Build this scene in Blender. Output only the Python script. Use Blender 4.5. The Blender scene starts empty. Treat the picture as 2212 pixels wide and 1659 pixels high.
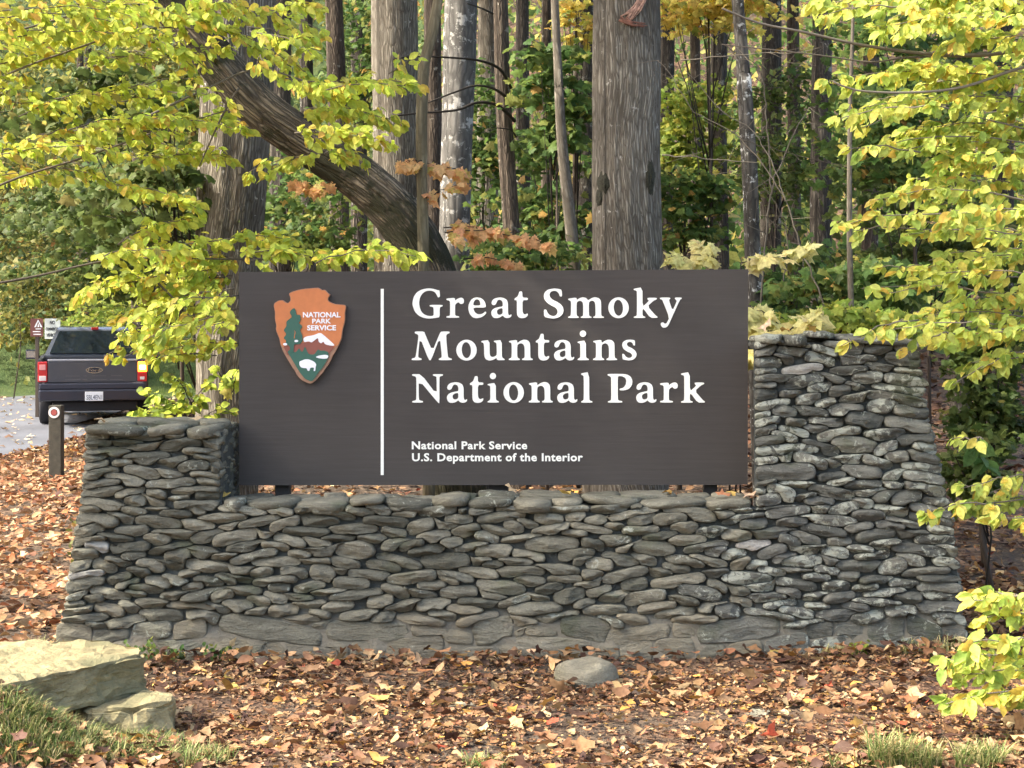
import bpy, math, random
import numpy as np
from mathutils import Vector, Matrix, noise
from mathutils.geometry import tessellate_polygon

random.seed(7)
R = np.random.RandomState(11)
SC = bpy.context.scene
COL = SC.collection

# ------------------------------------------------------------------ camera, light, exposure
F, CX, HY, H = 3663.0, 1106.0, 690.0, 2.0      # focal length and centre in photo units, eye height
cam_d = bpy.data.cameras.new('camera')
cam_d.sensor_width = 36.0
cam_d.lens = 36.0 * F / 2212.0
cam_d.shift_y = (HY - 829.5) / 2212.0
cam_d.clip_start, cam_d.clip_end = 0.1, 1000
cam = bpy.data.objects.new('camera', cam_d)
cam.location = (0, 0, H)
cam.rotation_euler = (math.radians(90), 0, 0)
COL.objects.link(cam)
SC.camera = cam

SUN = Vector((-0.84, -0.22, 0.82)).normalized()
w = bpy.data.worlds.new('World')
SC.world = w
w.use_nodes = True
nt = w.node_tree
bg = nt.nodes['Background']
sky = nt.nodes.new('ShaderNodeTexSky')
sky.sky_type = 'NISHITA'
sky.sun_disc = False
sky.sun_elevation = math.asin(SUN.z)
sky.sun_rotation = math.atan2(SUN.x, SUN.y)
sky.air_density = 1.0
sky.dust_density = 5.0
sky.ozone_density = 1.0
nt.links.new(sky.outputs[0], bg.inputs[0])
bg.inputs[1].default_value = 0.15
sl = bpy.data.lights.new('sun', 'SUN')
sl.energy = 2.05
sl.angle = math.radians(0.6)
sl.color = (1.0, 0.93, 0.80)
so = bpy.data.objects.new('sun', sl)
so.rotation_euler = SUN.to_track_quat('Z', 'Y').to_euler()
so.location = (-12, -6, 14)
COL.objects.link(so)
SC.view_settings.view_transform = 'Standard'
SC.view_settings.look = 'None'
SC.view_settings.exposure = 1.98
SC.view_settings.gamma = 1.0
SC.view_settings.use_curve_mapping = False
SC.cycles.max_bounces = 7
SC.cycles.diffuse_bounces = 4
SC.cycles.transmission_bounces = 4
SC.cycles.glossy_bounces = 2
SC.cycles.use_adaptive_sampling = True
SC.cycles.adaptive_threshold = 0.02


def P(px, py, Y):
    return Vector(((px - CX) * Y / F, Y, H + (HY - py) * Y / F))


# ------------------------------------------------------------------ helpers
def tag(o, label=None, cat=None, group=None, kind=None):
    if label: o['label'] = label
    if cat: o['category'] = cat
    if group: o['group'] = group
    if kind: o['kind'] = kind
    return o


def link(name, me, parent=None, mat=None):
    o = bpy.data.objects.new(name, me)
    COL.objects.link(o)
    if parent is not None:
        o.parent = parent
    if mat is not None and me is not None:
        me.materials.append(mat)
    return o


def empty(name, loc, label, cat, group=None):
    o = bpy.data.objects.new(name, None)
    o.empty_display_size = 0.2
    o.location = loc
    COL.objects.link(o)
    return tag(o, label, cat, group)


def put(name, me, parent, mat=None):
    """a part whose mesh is in world coordinates, under a thing whose empty has only a location"""
    o = link(name, me, parent, mat)
    if parent is not None:
        p, loc = parent, Vector((0, 0, 0))
        while p is not None:
            loc += p.location
            p = p.parent
        o.location = -loc
    return o


def fast_mesh(name, V, T, cols=None, uv=None, smooth=False):
    V = np.asarray(V, np.float32)
    T = np.asarray(T, np.int32)
    k = T.shape[1]
    me = bpy.data.meshes.new(name)
    me.vertices.add(len(V))
    me.vertices.foreach_set('co', V.ravel())
    me.loops.add(T.size)
    me.loops.foreach_set('vertex_index', T.ravel())
    me.polygons.add(len(T))
    me.polygons.foreach_set('loop_start', np.arange(len(T), dtype=np.int32) * k)
    me.polygons.foreach_set('loop_total', np.full(len(T), k, np.int32))
    if smooth:
        me.polygons.foreach_set('use_smooth', np.ones(len(T), bool))
    if cols is not None:
        a = me.color_attributes.new('col', 'FLOAT_COLOR', 'POINT')
        c = np.ones((len(V), 4), np.float32)
        c[:, :3] = cols
        a.data.foreach_set('color', c.ravel())
    if uv is not None:
        l = me.uv_layers.new(name='uv')
        l.data.foreach_set('uv', np.asarray(uv, np.float32)[T.ravel()].ravel())
    me.update()
    return me


def pmesh(name, V, Fs, smooth=False):
    me = bpy.data.meshes.new(name)
    me.from_pydata([tuple(v) for v in V], [], Fs)
    if smooth:
        for p in me.polygons: p.use_smooth = True
    me.update()
    return me


class MB:
    """collects simple shapes, builds one mesh"""
    def __init__(s): s.V, s.F = [], []
    def add(s, V, Fs):
        n = len(s.V); s.V += [Vector(v) for v in V]; s.F += [tuple(i + n for i in f) for f in Fs]
        return s
    def box(s, x0, x1, y0, y1, z0, z1, b=0.0):
        if b <= 0:
            return s.add([(x0,y0,z0),(x1,y0,z0),(x1,y1,z0),(x0,y1,z0),(x0,y0,z1),(x1,y0,z1),(x1,y1,z1),(x0,y1,z1)],
                         [(0,3,2,1),(4,5,6,7),(0,1,5,4),(1,2,6,5),(2,3,7,6),(3,0,4,7)])
        import bmesh
        bm = bmesh.new(); bmesh.ops.create_cube(bm, size=1)
        for v in bm.verts:
            v.co = Vector(((x0+x1)/2 + v.co.x*(x1-x0), (y0+y1)/2 + v.co.y*(y1-y0), (z0+z1)/2 + v.co.z*(z1-z0)))
        bmesh.ops.bevel(bm, geom=bm.edges[:], offset=b, segments=2, affect='EDGES', profile=0.5)
        bm.verts.index_update()
        s.add([v.co.copy() for v in bm.verts], [tuple(v.index for v in f.verts) for f in bm.faces])
        bm.free(); return s
    def prism(s, pts, y0, y1, holes=()):
        """pts in the xz plane, extruded along y from the front y0 to the back y1"""
        loops = [list(pts)] + [list(h) for h in holes]
        tri = tessellate_polygon([[Vector((p[0], p[1], 0)) for p in l] for l in loops])
        flat = [p for l in loops for p in l]
        n = len(flat)
        V = [(p[0], y0, p[1]) for p in flat] + [(p[0], y1, p[1]) for p in flat]
        Fs = []
        for a, b, c in tri:
            ar = (flat[b][0]-flat[a][0])*(flat[c][1]-flat[a][1]) - (flat[b][1]-flat[a][1])*(flat[c][0]-flat[a][0])
            if abs(ar) < 1e-12: continue
            if ar < 0: b, c = c, b
            Fs.append((a, b, c)); Fs.append((a+n, c+n, b+n))
        k = 0
        for l in loops:
            m = len(l)
            for i in range(m):
                a, b = k+i, k+(i+1) % m
                Fs.append((a, b, b+n, a+n))
            k += m
        return s.add(V, Fs)
    def prism_x(s, pts, x0, x1):
        """pts in the yz plane, extruded along x"""
        tri = tessellate_polygon([[Vector((p[0], p[1], 0)) for p in pts]])
        n = len(pts)
        V = [(x0, p[0], p[1]) for p in pts] + [(x1, p[0], p[1]) for p in pts]
        Fs = [(a, b, c) for a, b, c in tri] + [(a+n, c+n, b+n) for a, b, c in tri]
        Fs += [(i, (i+1) % n, (i+1) % n+n, i+n) for i in range(n)]
        return s.add(V, Fs)
    def tube(s, pts, rad, n=8, cap=True):
        V, Fs = tube_geo(pts, rad, n)[:2]
        return s.add(V, Fs)
    def cyl(s, c, axis, r, h, n=20):
        c = Vector(c); a = Vector(axis).normalized()
        return s.tube([c, c + a*h], [r, r], n)
    def build(s, name, mat, parent, smooth=False, world=True):
        me = pmesh(name, s.V, s.F, smooth)
        return put(name, me, parent, mat) if world else link(name, me, parent, mat)


def tube_geo(pts, rad, n=8, bumps=0.0, seed=0.0, lobes=0):
    pts = [Vector(p) for p in pts]
    V, Fs, UV = [], [], []
    t0 = (pts[1]-pts[0]).normalized()
    u = t0.orthogonal().normalized()
    L = 0.0
    for i, p in enumerate(pts):
        t = (pts[min(i+1, len(pts)-1)] - pts[max(i-1, 0)]).normalized()
        u = (u - t*u.dot(t)).normalized(); v = t.cross(u)
        if i: L += (p - pts[i-1]).length
        for k in range(n):
            a = 2*math.pi*k/n
            r = rad[i]
            if bumps:
                q = Vector((math.cos(a)*3, math.sin(a)*3, L*0.35 + seed*7))
                if n >= 30: r *= 1 + .030*noise.noise(Vector((math.cos(a)*13, math.sin(a)*13, L*.55+seed))) + .012*noise.noise(Vector((math.cos(a)*26, math.sin(a)*26, L*2.2+seed)))
                r *= 1 + bumps*noise.noise(q) + bumps*0.5*noise.noise(Vector((math.cos(a)*9, math.sin(a)*9, L*1.2+seed)))
            V.append(p + (u*math.cos(a) + v*math.sin(a))*r)
            UV.append((k/n*2*math.pi*rad[i], L))
    m = len(pts)
    for i in range(m-1):
        for k in range(n):
            a, b = i*n+k, i*n+(k+1) % n
            Fs.append((a, b, b+n, a+n))
    c0 = len(V); V.append(pts[0]); V.append(pts[-1]); UV += [(0, 0), (0, L)]
    for k in range(n):
        Fs.append((c0, (k+1) % n, k)); Fs.append((c0+1, (m-1)*n+k, (m-1)*n+(k+1) % n))
    return V, Fs, UV


def resample(pts, step):
    """smooth polyline through points (Catmull-Rom); pts = list of tuples of equal length"""
    A = [np.array(p, float) for p in pts]
    out = []
    for i in range(len(A)-1):
        p0, p1, p2, p3 = A[max(i-1, 0)], A[i], A[i+1], A[min(i+2, len(A)-1)]
        k = max(1, int(np.linalg.norm((p2-p1)[:3])/step))
        for j in range(k):
            t = j/k
            out.append(0.5*((2*p1)+(-p0+p2)*t+(2*p0-5*p1+4*p2-p3)*t*t+(-p0+3*p1-3*p2+p3)*t**3))
    out.append(A[-1])
    return out


# ------------------------------------------------------------------ materials
def new_mat(name):
    m = bpy.data.materials.new(name); m.use_nodes = True
    nt = m.node_tree
    return m, nt, nt.nodes['Principled BSDF']


def N(nt, t, **kw):
    n = nt.nodes.new(t)
    for k, v in kw.items():
        if k == 'inp':
            for a, b in v.items(): n.inputs[a].default_value = b
        else: setattr(n, k, v)
    return n


def ramp(nt, stops, fac, interp='LINEAR'):
    r = nt.nodes.new('ShaderNodeValToRGB'); r.color_ramp.interpolation = interp
    el = r.color_ramp.elements
    while len(el) < len(stops): el.new(0.5)
    for e, (p, c) in zip(el, stops):
        e.position = p; e.color = (c[0], c[1], c[2], 1) if not isinstance(c, (int, float)) else (c, c, c, 1)
    nt.links.new(fac, r.inputs[0])
    return r


def bump(nt, bsdf, h, strength, dist):
    b = nt.nodes.new('ShaderNodeBump')
    b.inputs['Strength'].default_value = strength; b.inputs['Distance'].default_value = dist
    nt.links.new(h, b.inputs['Height']); nt.links.new(b.outputs[0], bsdf.inputs['Normal'])
    return b


def mixc(nt, fac, a, b, mode='MIX'):
    m = nt.nodes.new('ShaderNodeMix'); m.data_type = 'RGBA'; m.blend_type = mode
    if isinstance(fac, float): m.inputs[0].default_value = fac
    else: nt.links.new(fac, m.inputs[0])
    for s, v in ((6, a), (7, b)):
        if isinstance(v, tuple): m.inputs[s].default_value = (*v, 1)
        else: nt.links.new(v, m.inputs[s])
    return m.outputs[2]


def plain(name, col, rough=0.6, metal=0.0, grain=0.0, scale=30, spec=0.5, coat=0.0):
    m, nt, b = new_mat(name)
    b.inputs['Roughness'].default_value = rough; b.inputs['Metallic'].default_value = metal
    b.inputs['Specular IOR Level'].default_value = spec
    b.inputs['Coat Weight'].default_value = coat
    g = N(nt, 'ShaderNodeNewGeometry')
    n = N(nt, 'ShaderNodeTexNoise', inp={'Scale': scale, 'Detail': 5.0, 'Roughness': 0.6})
    nt.links.new(g.outputs['Position'], n.inputs['Vector'])
    k = max(grain, 0.04)
    r = ramp(nt, [(0.3, tuple(c*(1-k) for c in col)), (0.7, tuple(c*(1+k) for c in col))], n.outputs[0])
    nt.links.new(r.outputs[0], b.inputs['Base Color'])
    return m


def leaf_material(name='leaf', trans=0.45, rough=0.5):
    m, nt, b = new_mat(name)
    a = N(nt, 'ShaderNodeAttribute', attribute_name='col')
    g = N(nt, 'ShaderNodeNewGeometry')
    n = N(nt, 'ShaderNodeTexNoise', inp={'Scale': 45.0, 'Detail': 3.0, 'Roughness': 0.6})
    nt.links.new(g.outputs['Position'], n.inputs['Vector'])
    r = ramp(nt, [(0.22, (0.42, 0.32, 0.2)), (0.34, (0.80, 0.76, 0.7)), (0.62, (1.12, 1.12, 1.1))], n.outputs[0])
    c = mixc(nt, 1.0, a.outputs['Color'], r.outputs[0], 'MULTIPLY')
    nt.links.new(c, b.inputs['Base Color'])
    b.inputs['Roughness'].default_value = rough
    b.inputs['Specular IOR Level'].default_value = 0.2
    if trans > 0:
        t = N(nt, 'ShaderNodeBsdfTranslucent'); nt.links.new(c, t.inputs[0])
        mx = N(nt, 'ShaderNodeMixShader'); mx.inputs[0].default_value = trans
        nt.links.new(b.outputs[0], mx.inputs[1]); nt.links.new(t.outputs[0], mx.inputs[2])
        nt.links.new(mx.outputs[0], nt.nodes['Material Output'].inputs[0])
    return m


def bark_material(name, dark, light, patch=None, patch_amt=0.0, rx=26.0, ry=3.2, moss=0.0, depth=0.02, patch_scale=5.0):
    m, nt, b = new_mat(name)
    uv = N(nt, 'ShaderNodeUVMap', uv_map='uv')
    mp = N(nt, 'ShaderNodeMapping'); mp.inputs['Scale'].default_value = (rx, ry, 1)
    oi = N(nt, 'ShaderNodeObjectInfo')
    ad = N(nt, 'ShaderNodeVectorMath', operation='ADD')
    sc = N(nt, 'ShaderNodeVectorMath', operation='SCALE'); sc.inputs[3].default_value = 37.0
    cb = N(nt, 'ShaderNodeCombineXYZ')
    nt.links.new(oi.outputs['Random'], cb.inputs[0]); nt.links.new(oi.outputs['Random'], cb.inputs[1])
    nt.links.new(cb.outputs[0], sc.inputs[0])
    nt.links.new(uv.outputs[0], ad.inputs[0]); nt.links.new(sc.outputs[0], ad.inputs[1])
    nt.links.new(ad.outputs[0], mp.inputs[0])
    n1 = N(nt, 'ShaderNodeTexNoise', inp={'Scale': 1.0, 'Detail': 5.0, 'Roughness': 0.68, 'Distortion': 0.15})
    nt.links.new(mp.outputs[0], n1.inputs['Vector'])
    v = N(nt, 'ShaderNodeTexVoronoi', feature='DISTANCE_TO_EDGE', inp={'Scale': 0.9})
    mp2 = N(nt, 'ShaderNodeMapping'); mp2.inputs['Scale'].default_value = (rx*0.9, ry*0.9, 1)
    dn = N(nt, 'ShaderNodeTexNoise', inp={'Scale': 9.0, 'Detail': 2.0})
    dsc = N(nt, 'ShaderNodeVectorMath', operation='MULTIPLY_ADD')
    dsc.inputs[1].default_value = (0.016, 0.25, 0)
    nt.links.new(ad.outputs[0], dn.inputs['Vector']); nt.links.new(dn.outputs['Color'], dsc.inputs[0]); nt.links.new(ad.outputs[0], dsc.inputs[2])
    nt.links.new(dsc.outputs[0], mp2.inputs[0]); nt.links.new(mp2.outputs[0], v.inputs['Vector'])
    vr = ramp(nt, [(0.0, 0.15), (0.30, 1.0)], v.outputs['Distance'])
    h = N(nt, 'ShaderNodeMath', operation='MULTIPLY'); nt.links.new(vr.outputs[0], h.inputs[0]); nt.links.new(n1.outputs[0], h.inputs[1])
    c = ramp(nt, [(0.06, dark), (0.42, tuple((a+b_)/2 for a, b_ in zip(dark, light))), (0.68, light)], h.outputs[0])
    col = c.outputs[0]
    big = N(nt, 'ShaderNodeTexNoise', inp={'Scale': 1.3, 'Detail': 4.0})
    nt.links.new(ad.outputs[0], big.inputs['Vector'])
    br = ramp(nt, [(0.35, 0.68), (0.65, 1.18)], big.outputs[0])
    col = mixc(nt, 1.0, col, br.outputs[0], 'MULTIPLY')
    if patch:
        pn = N(nt, 'ShaderNodeTexNoise', inp={'Scale': patch_scale, 'Detail': 6.0, 'Roughness': 0.7})
        nt.links.new(ad.outputs[0], pn.inputs['Vector'])
        e = 0.66 - patch_amt*0.3
        pr = ramp(nt, [(e, 0.0), (e+0.05, 1.0)], pn.outputs[0])
        col = mixc(nt, pr.outputs[0], col, patch)
    if moss:
        mn = N(nt, 'ShaderNodeTexNoise', inp={'Scale': 2.1, 'Detail': 6.0, 'Roughness': 0.7})
        g = N(nt, 'ShaderNodeNewGeometry'); nt.links.new(g.outputs['Position'], mn.inputs['Vector'])
        e = 0.72 - moss*0.3
        mr = ramp(nt, [(e, 0.0), (e+0.06, 1.0)], mn.outputs[0])
        col = mixc(nt, mr.outputs[0], col, (0.036, 0.034, 0.019))
    nt.links.new(col, b.inputs['Base Color'])
    b.inputs['Roughness'].default_value = 0.9; b.inputs['Specular IOR Level'].default_value = 0.2
    bump(nt, b, h.outputs[0], 1.0, depth)
    return m


def stone_material(name, c0, c1, c2, lichen=0.3, moss=0.2, dirt=0.0, per_object=True):
    m, nt, b = new_mat(name)
    g = N(nt, 'ShaderNodeNewGeometry')
    oi = N(nt, 'ShaderNodeObjectInfo')
    rnd = N(nt, 'ShaderNodeMath', operation='ADD')
    nt.links.new(oi.outputs['Random'], rnd.inputs[0]); nt.links.new(g.outputs['Random Per Island'], rnd.inputs[1])
    fr = N(nt, 'ShaderNodeMath', operation='FRACT'); nt.links.new(rnd.outputs[0], fr.inputs[0])
    off = N(nt, 'ShaderNodeVectorMath', operation='SCALE'); off.inputs[0].default_value = (31, 17, 23)
    nt.links.new(fr.outputs[0], off.inputs[3])
    ad = N(nt, 'ShaderNodeVectorMath', operation='ADD')
    nt.links.new(g.outputs['Position'], ad.inputs[0]); nt.links.new(off.outputs[0], ad.inputs[1])
    base = ramp(nt, [(0.0, c0), (0.45, c1), (0.8, c2), (1.0, c0)], fr.outputs[0])
    st = N(nt, 'ShaderNodeMapping'); st.inputs['Scale'].default_value = (6, 6, 22)
    nt.links.new(ad.outputs[0], st.inputs[0])
    n1 = N(nt, 'ShaderNodeTexNoise', inp={'Scale': 1.0, 'Detail': 7.0, 'Roughness': 0.68, 'Distortion': 0.8})
    nt.links.new(st.outputs[0], n1.inputs['Vector'])
    r1 = ramp(nt, [(0.28, 0.62), (0.5, 0.98), (0.75, 1.38)], n1.outputs[0])
    col = mixc(nt, 1.0, base.outputs[0], r1.outputs[0], 'MULTIPLY')
    n2 = N(nt, 'ShaderNodeTexNoise', inp={'Scale': 70.0, 'Detail': 4.0, 'Roughness': 0.7})
    nt.links.new(ad.outputs[0], n2.inputs['Vector'])
    r2 = ramp(nt, [(0.3, 0.8), (0.7, 1.18)], n2.outputs[0])
    col = mixc(nt, 1.0, col, r2.outputs[0], 'MULTIPLY')
    if moss:
        mn = N(nt, 'ShaderNodeTexNoise', inp={'Scale': 3.5, 'Detail': 5.0})
        nt.links.new(g.outputs['Position'], mn.inputs['Vector'])
        mr = ramp(nt, [(0.62 - 0.2*moss, 0.0), (0.80 - 0.2*moss, 0.7)], mn.outputs[0])
        col = mixc(nt, mr.outputs[0], col, (0.085, 0.105, 0.05))
    # lichen: pale crusts with a ragged outline, on some stones more than on others
    ln = N(nt, 'ShaderNodeTexNoise', inp={'Scale': 13.0, 'Detail': 8.0, 'Roughness': 0.72, 'Distortion': 0.6})
    nt.links.new(ad.outputs[0], ln.inputs['Vector'])
    lo = N(nt, 'ShaderNodeMath', operation='MULTIPLY'); lo.inputs[1].default_value = 7.31
    lf = N(nt, 'ShaderNodeMath', operation='FRACT'); nt.links.new(fr.outputs[0], lo.inputs[0]); nt.links.new(lo.outputs[0], lf.inputs[0])
    lm = N(nt, 'ShaderNodeMath', operation='MULTIPLY_ADD'); lm.inputs[1].default_value = 0.16
    lm.inputs[2].default_value = -0.08
    nt.links.new(lf.outputs[0], lm.inputs[0])
    ls = N(nt, 'ShaderNodeMath', operation='ADD'); nt.links.new(lm.outputs[0], ls.inputs[0]); nt.links.new(ln.outputs[0], ls.inputs[1])
    e = 0.73 - 0.2*lichen
    lr = ramp(nt, [(e, 0.0), (e+0.035, 0.85)], ls.outputs[0])
    col = mixc(nt, lr.outputs[0], col, (0.40, 0.42, 0.34))
    if dirt:
        dn = N(nt, 'ShaderNodeTexNoise', inp={'Scale': 5.0, 'Detail': 5.0})
        nt.links.new(g.outputs['Position'], dn.inputs['Vector'])
        dr = ramp(nt, [(0.35, 0.2), (0.65, dirt)], dn.outputs[0])
        col = mixc(nt, dr.outputs[0], col, (0.27, 0.235, 0.155))
    nt.links.new(col, b.inputs['Base Color'])
    b.inputs['Roughness'].default_value = 0.85; b.inputs['Specular IOR Level'].default_value = 0.25
    hs = N(nt, 'ShaderNodeMath', operation='MULTIPLY_ADD'); hs.inputs[1].default_value = 0.25
    nt.links.new(n2.outputs[0], hs.inputs[0]); nt.links.new(n1.outputs[0], hs.inputs[2])
    bump(nt, b, hs.outputs[0], 1.0, 0.034)
    return m


LEAF = leaf_material('leaf', 0.50, 0.5)
DRY = leaf_material('dry_leaf', 0.12, 0.6)
GRASSM = leaf_material('grass_blade', 0.3, 0.5)

M_STONE = stone_material('river_stone', (0.112, 0.112, 0.085), (0.262, 0.248, 0.183), (0.180, 0.176, 0.134), 0.46, 0.25)
M_STONE_PALE = stone_material('pale_stone', (0.36, 0.35, 0.30), (0.46, 0.44, 0.38), (0.40, 0.39, 0.34), 0.2, 0.0)
M_STONE_T = stone_material('lichened_stone', (0.100, 0.104, 0.088), (0.190, 0.190, 0.155), (0.138, 0.140, 0.120), 1.0, 0.3)
M_STONE_B = stone_material('footing_stone', (0.17, 0.165, 0.13), (0.26, 0.245, 0.185), (0.20, 0.19, 0.15), 0.15, 0.25, 0.6)
M_SLAB = stone_material('sandstone', (0.34, 0.285, 0.14), (0.40, 0.335, 0.17), (0.29, 0.25, 0.14), 0.25, 0.6, 0.3)
M_BOULDER = stone_material('boulder_stone', (0.27, 0.25, 0.18), (0.29, 0.27, 0.20), (0.25, 0.23, 0.17), 0.0, 0.1)


def mortar_material():
    m, nt, b = new_mat('mortar')
    g = N(nt, 'ShaderNodeNewGeometry')
    n = N(nt, 'ShaderNodeTexNoise', inp={'Scale': 9.0, 'Detail': 8.0, 'Roughness': 0.7})
    nt.links.new(g.outputs['Position'], n.inputs['Vector'])
    r = ramp(nt, [(0.3, (0.035, 0.040, 0.036)), (0.6, (0.085, 0.092, 0.082)), (0.80, (0.22, 0.225, 0.20))], n.outputs[0])
    sx = N(nt, 'ShaderNodeSeparateXYZ'); nt.links.new(g.outputs['Position'], sx.inputs[0])
    n2 = N(nt, 'ShaderNodeMath', operation='MULTIPLY_ADD'); n2.inputs[1].default_value = 0.35
    nt.links.new(n.outputs[0], n2.inputs[0]); nt.links.new(sx.outputs[2], n2.inputs[2])
    dr = ramp(nt, [(0.28, 0.9), (0.50, 0.0)], n2.outputs[0])
    c = mixc(nt, dr.outputs[0], r.outputs[0], (0.25, 0.225, 0.165))
    nt.links.new(c, b.inputs['Base Color'])
    b.inputs['Roughness'].default_value = 0.95
    bump(nt, b, n.outputs[0], 1.0, 0.03)
    return m


M_MORTAR = mortar_material()


def ground_material():
    m, nt, b = new_mat('leaf_litter_ground')
    g = N(nt, 'ShaderNodeNewGeometry')
    v = N(nt, 'ShaderNodeTexVoronoi', inp={'Scale': 16.0, 'Randomness': 1.0})
    dn = N(nt, 'ShaderNodeTexNoise', inp={'Scale': 6.0, 'Detail': 4.0})
    nt.links.new(g.outputs['Position'], dn.inputs['Vector'])
    sc = N(nt, 'ShaderNodeVectorMath', operation='MULTIPLY_ADD'); sc.inputs[1].default_value = (0.3, 0.3, 0.3)
    nt.links.new(dn.outputs['Color'], sc.inputs[0]); nt.links.new(g.outputs['Position'], sc.inputs[2])
    nt.links.new(sc.outputs[0], v.inputs['Vector'])
    sep = N(nt, 'ShaderNodeSeparateColor'); nt.links.new(v.outputs['Color'], sep.inputs[0])
    r = ramp(nt, [(0.0, (0.045, 0.03, 0.022)), (0.35, (0.11, 0.065, 0.042)), (0.6, (0.19, 0.115, 0.07)), (0.85, (0.30, 0.2, 0.12)), (1.0, (0.15, 0.07, 0.04))], sep.outputs[0])
    n = N(nt, 'ShaderNodeTexNoise', inp={'Scale': 0.8, 'Detail': 7.0, 'Roughness': 0.65})
    nt.links.new(g.outputs['Position'], n.inputs['Vector'])
    soil = ramp(nt, [(0.44, 0.1), (0.56, 0.9)], n.outputs[0])
    c = mixc(nt, soil.outputs[0], r.outputs[0], (0.085, 0.066, 0.048))
    # grass verge beyond the road
    sx = N(nt, 'ShaderNodeSeparateXYZ'); nt.links.new(g.outputs['Position'], sx.inputs[0])
    a = N(nt, 'ShaderNodeMath', operation='GREATER_THAN'); a.inputs[1].default_value = 43.0; nt.links.new(sx.outputs[1], a.inputs[0])
    d = N(nt, 'ShaderNodeMath', operation='LESS_THAN'); d.inputs[1].default_value = -3.0; nt.links.new(sx.outputs[0], d.inputs[0])
    e = N(nt, 'ShaderNodeMath', operation='MULTIPLY'); nt.links.new(a.outputs[0], e.inputs[0]); nt.links.new(d.outputs[0], e.inputs[1])
    gr = ramp(nt, [(0.3, (0.05, 0.085, 0.03)), (0.7, (0.10, 0.13, 0.04))], n.outputs[0])
    c = mixc(nt, e.outputs[0], c, gr.outputs[0])
    nt.links.new(c, b.inputs['Base Color'])
    b.inputs['Roughness'].default_value = 0.95; b.inputs['Specular IOR Level'].default_value = 0.2
    bump(nt, b, v.outputs['Distance'], 0.9, 0.04)
    return m


def asphalt_material():
    m, nt, b = new_mat('asphalt')
    g = N(nt, 'ShaderNodeNewGeometry')
    n = N(nt, 'ShaderNodeTexNoise', inp={'Scale': 40.0, 'Detail': 6.0, 'Roughness': 0.8})
    n2 = N(nt, 'ShaderNodeTexNoise', inp={'Scale': 0.6, 'Detail': 5.0})
    nt.links.new(g.outputs['Position'], n.inputs['Vector']); nt.links.new(g.outputs['Position'], n2.inputs['Vector'])
    r = ramp(nt, [(0.3, (0.09, 0.095, 0.11)), (0.7, (0.15, 0.157, 0.175))], n.outputs[0])
    r2 = ramp(nt, [(0.3, 0.8), (0.7, 1.2)], n2.outputs[0])
    nt.links.new(mixc(nt, 1.0, r.outputs[0], r2.outputs[0], 'MULTIPLY'), b.inputs['Base Color'])
    b.inputs['Roughness'].default_value = 0.8
    bump(nt, b, n.outputs[0], 0.3, 0.01)
    return m


# ------------------------------------------------------------------ terrain
def sst(a, b, x):
    t = min(1, max(0, (x-a)/(b-a))); return t*t*(3-2*t)


def gz(x, y):
    right = sst(-5.6, -1.5, x - 0.0)
    zr = 0.0
    if y > 13.5: zr = 0.085*(y-13.5) + 0.006*max(0, y-20)**1.6
    if y > 48: zr += 0.35*(y-48)
    zl = 0.0
    if y > 47: zl = 0.62*(y-47)
    if x < -14.5: zl = max(zl, 0.35*(-14.5-x))
    z = zl*(1-right) + zr*right
    z += 0.10*sst(13, 24, y)*right*noise.noise(Vector((x*0.5, y*0.5, 3)))*2
    z += 0.035*noise.noise(Vector((x*0.9, y*0.9, 0))) * (1 - 0.7*(1 if (x < -7 and 20 < y < 46) else 0))
    # raised leaf bank at the lower corner under the slabs
    z += 0.30*math.exp(-((x+2.38)/0.42)**2 - ((y-7.62)/0.24)**2)*(1 if y > 5 else 0)
    z += 0.05*sst(0.9, 2.6, x)*sst(8.8, 10.0, y)*(1-sst(13, 16, y))
    return z


xs = sorted(set(list(np.arange(-90, -12, 3.0)) + list(np.arange(-12, -4, 0.3)) + list(np.arange(-4, 4, 0.1)) + list(np.arange(4, 12, .3)) + list(np.arange(12, 93, 3.0))))
ys = sorted(set(list(np.arange(-40, 5, 3.0)) + list(np.arange(5, 11, 0.1)) + list(np.arange(11, 16, .25)) + list(np.arange(16, 60, 0.8)) + list(np.arange(60, 125, 3.0))))
V = [(x, y, gz(x, y)) for y in ys for x in xs]
nx = len(xs)
Fs = [(j*nx+i, j*nx+i+1, (j+1)*nx+i+1, (j+1)*nx+i) for j in range(len(ys)-1) for i in range(nx-1)]
ground = link('ground', fast_mesh('ground', V, Fs, smooth=True), None, ground_material())
tag(ground, 'brown forest floor under the fallen leaves, rising into the wooded slope', kind='structure')

# road: runs away from the viewer on the left, then bends off to the left
rv, rf = [], []
cl = resample([(-10.9, 4.0, 0), (-10.9, 20, 0), (-10.7, 32, 0), (-11.2, 38, 0), (-14, 42.2, 0), (-22, 43.2, 0), (-34, 43.5, 0)], 0.8)
for i, c in enumerate(cl):
    a = cl[max(i-1, 0)]; b_ = cl[min(i+1, len(cl)-1)]
    d = Vector((b_[0]-a[0], b_[1]-a[1], 0)).normalized(); nn = Vector((d.y, -d.x, 0))
    wv = 3.45 + 0.08*noise.noise(Vector((i*0.7, 0, 0)))
    for s in (-1, -0.5, 0, 0.5, 1):
        p = Vector((c[0], c[1], 0)) + nn*wv*s*(0.7 if i > 34 else 1)
        rv.append((p.x, p.y, max(gz(p.x, p.y), -0.02) + 0.03 + 0.02*(1-abs(s))))
    if i:
        k = (i-1)*5
        rf += [(k+q, k+q+1, k+q+6, k+q+5) for q in range(4)]
road = link('road', fast_mesh('road', rv, rf, smooth=True), None, asphalt_material())
tag(road, 'grey asphalt road strewn with a few pale fallen leaves', kind='structure')


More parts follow.
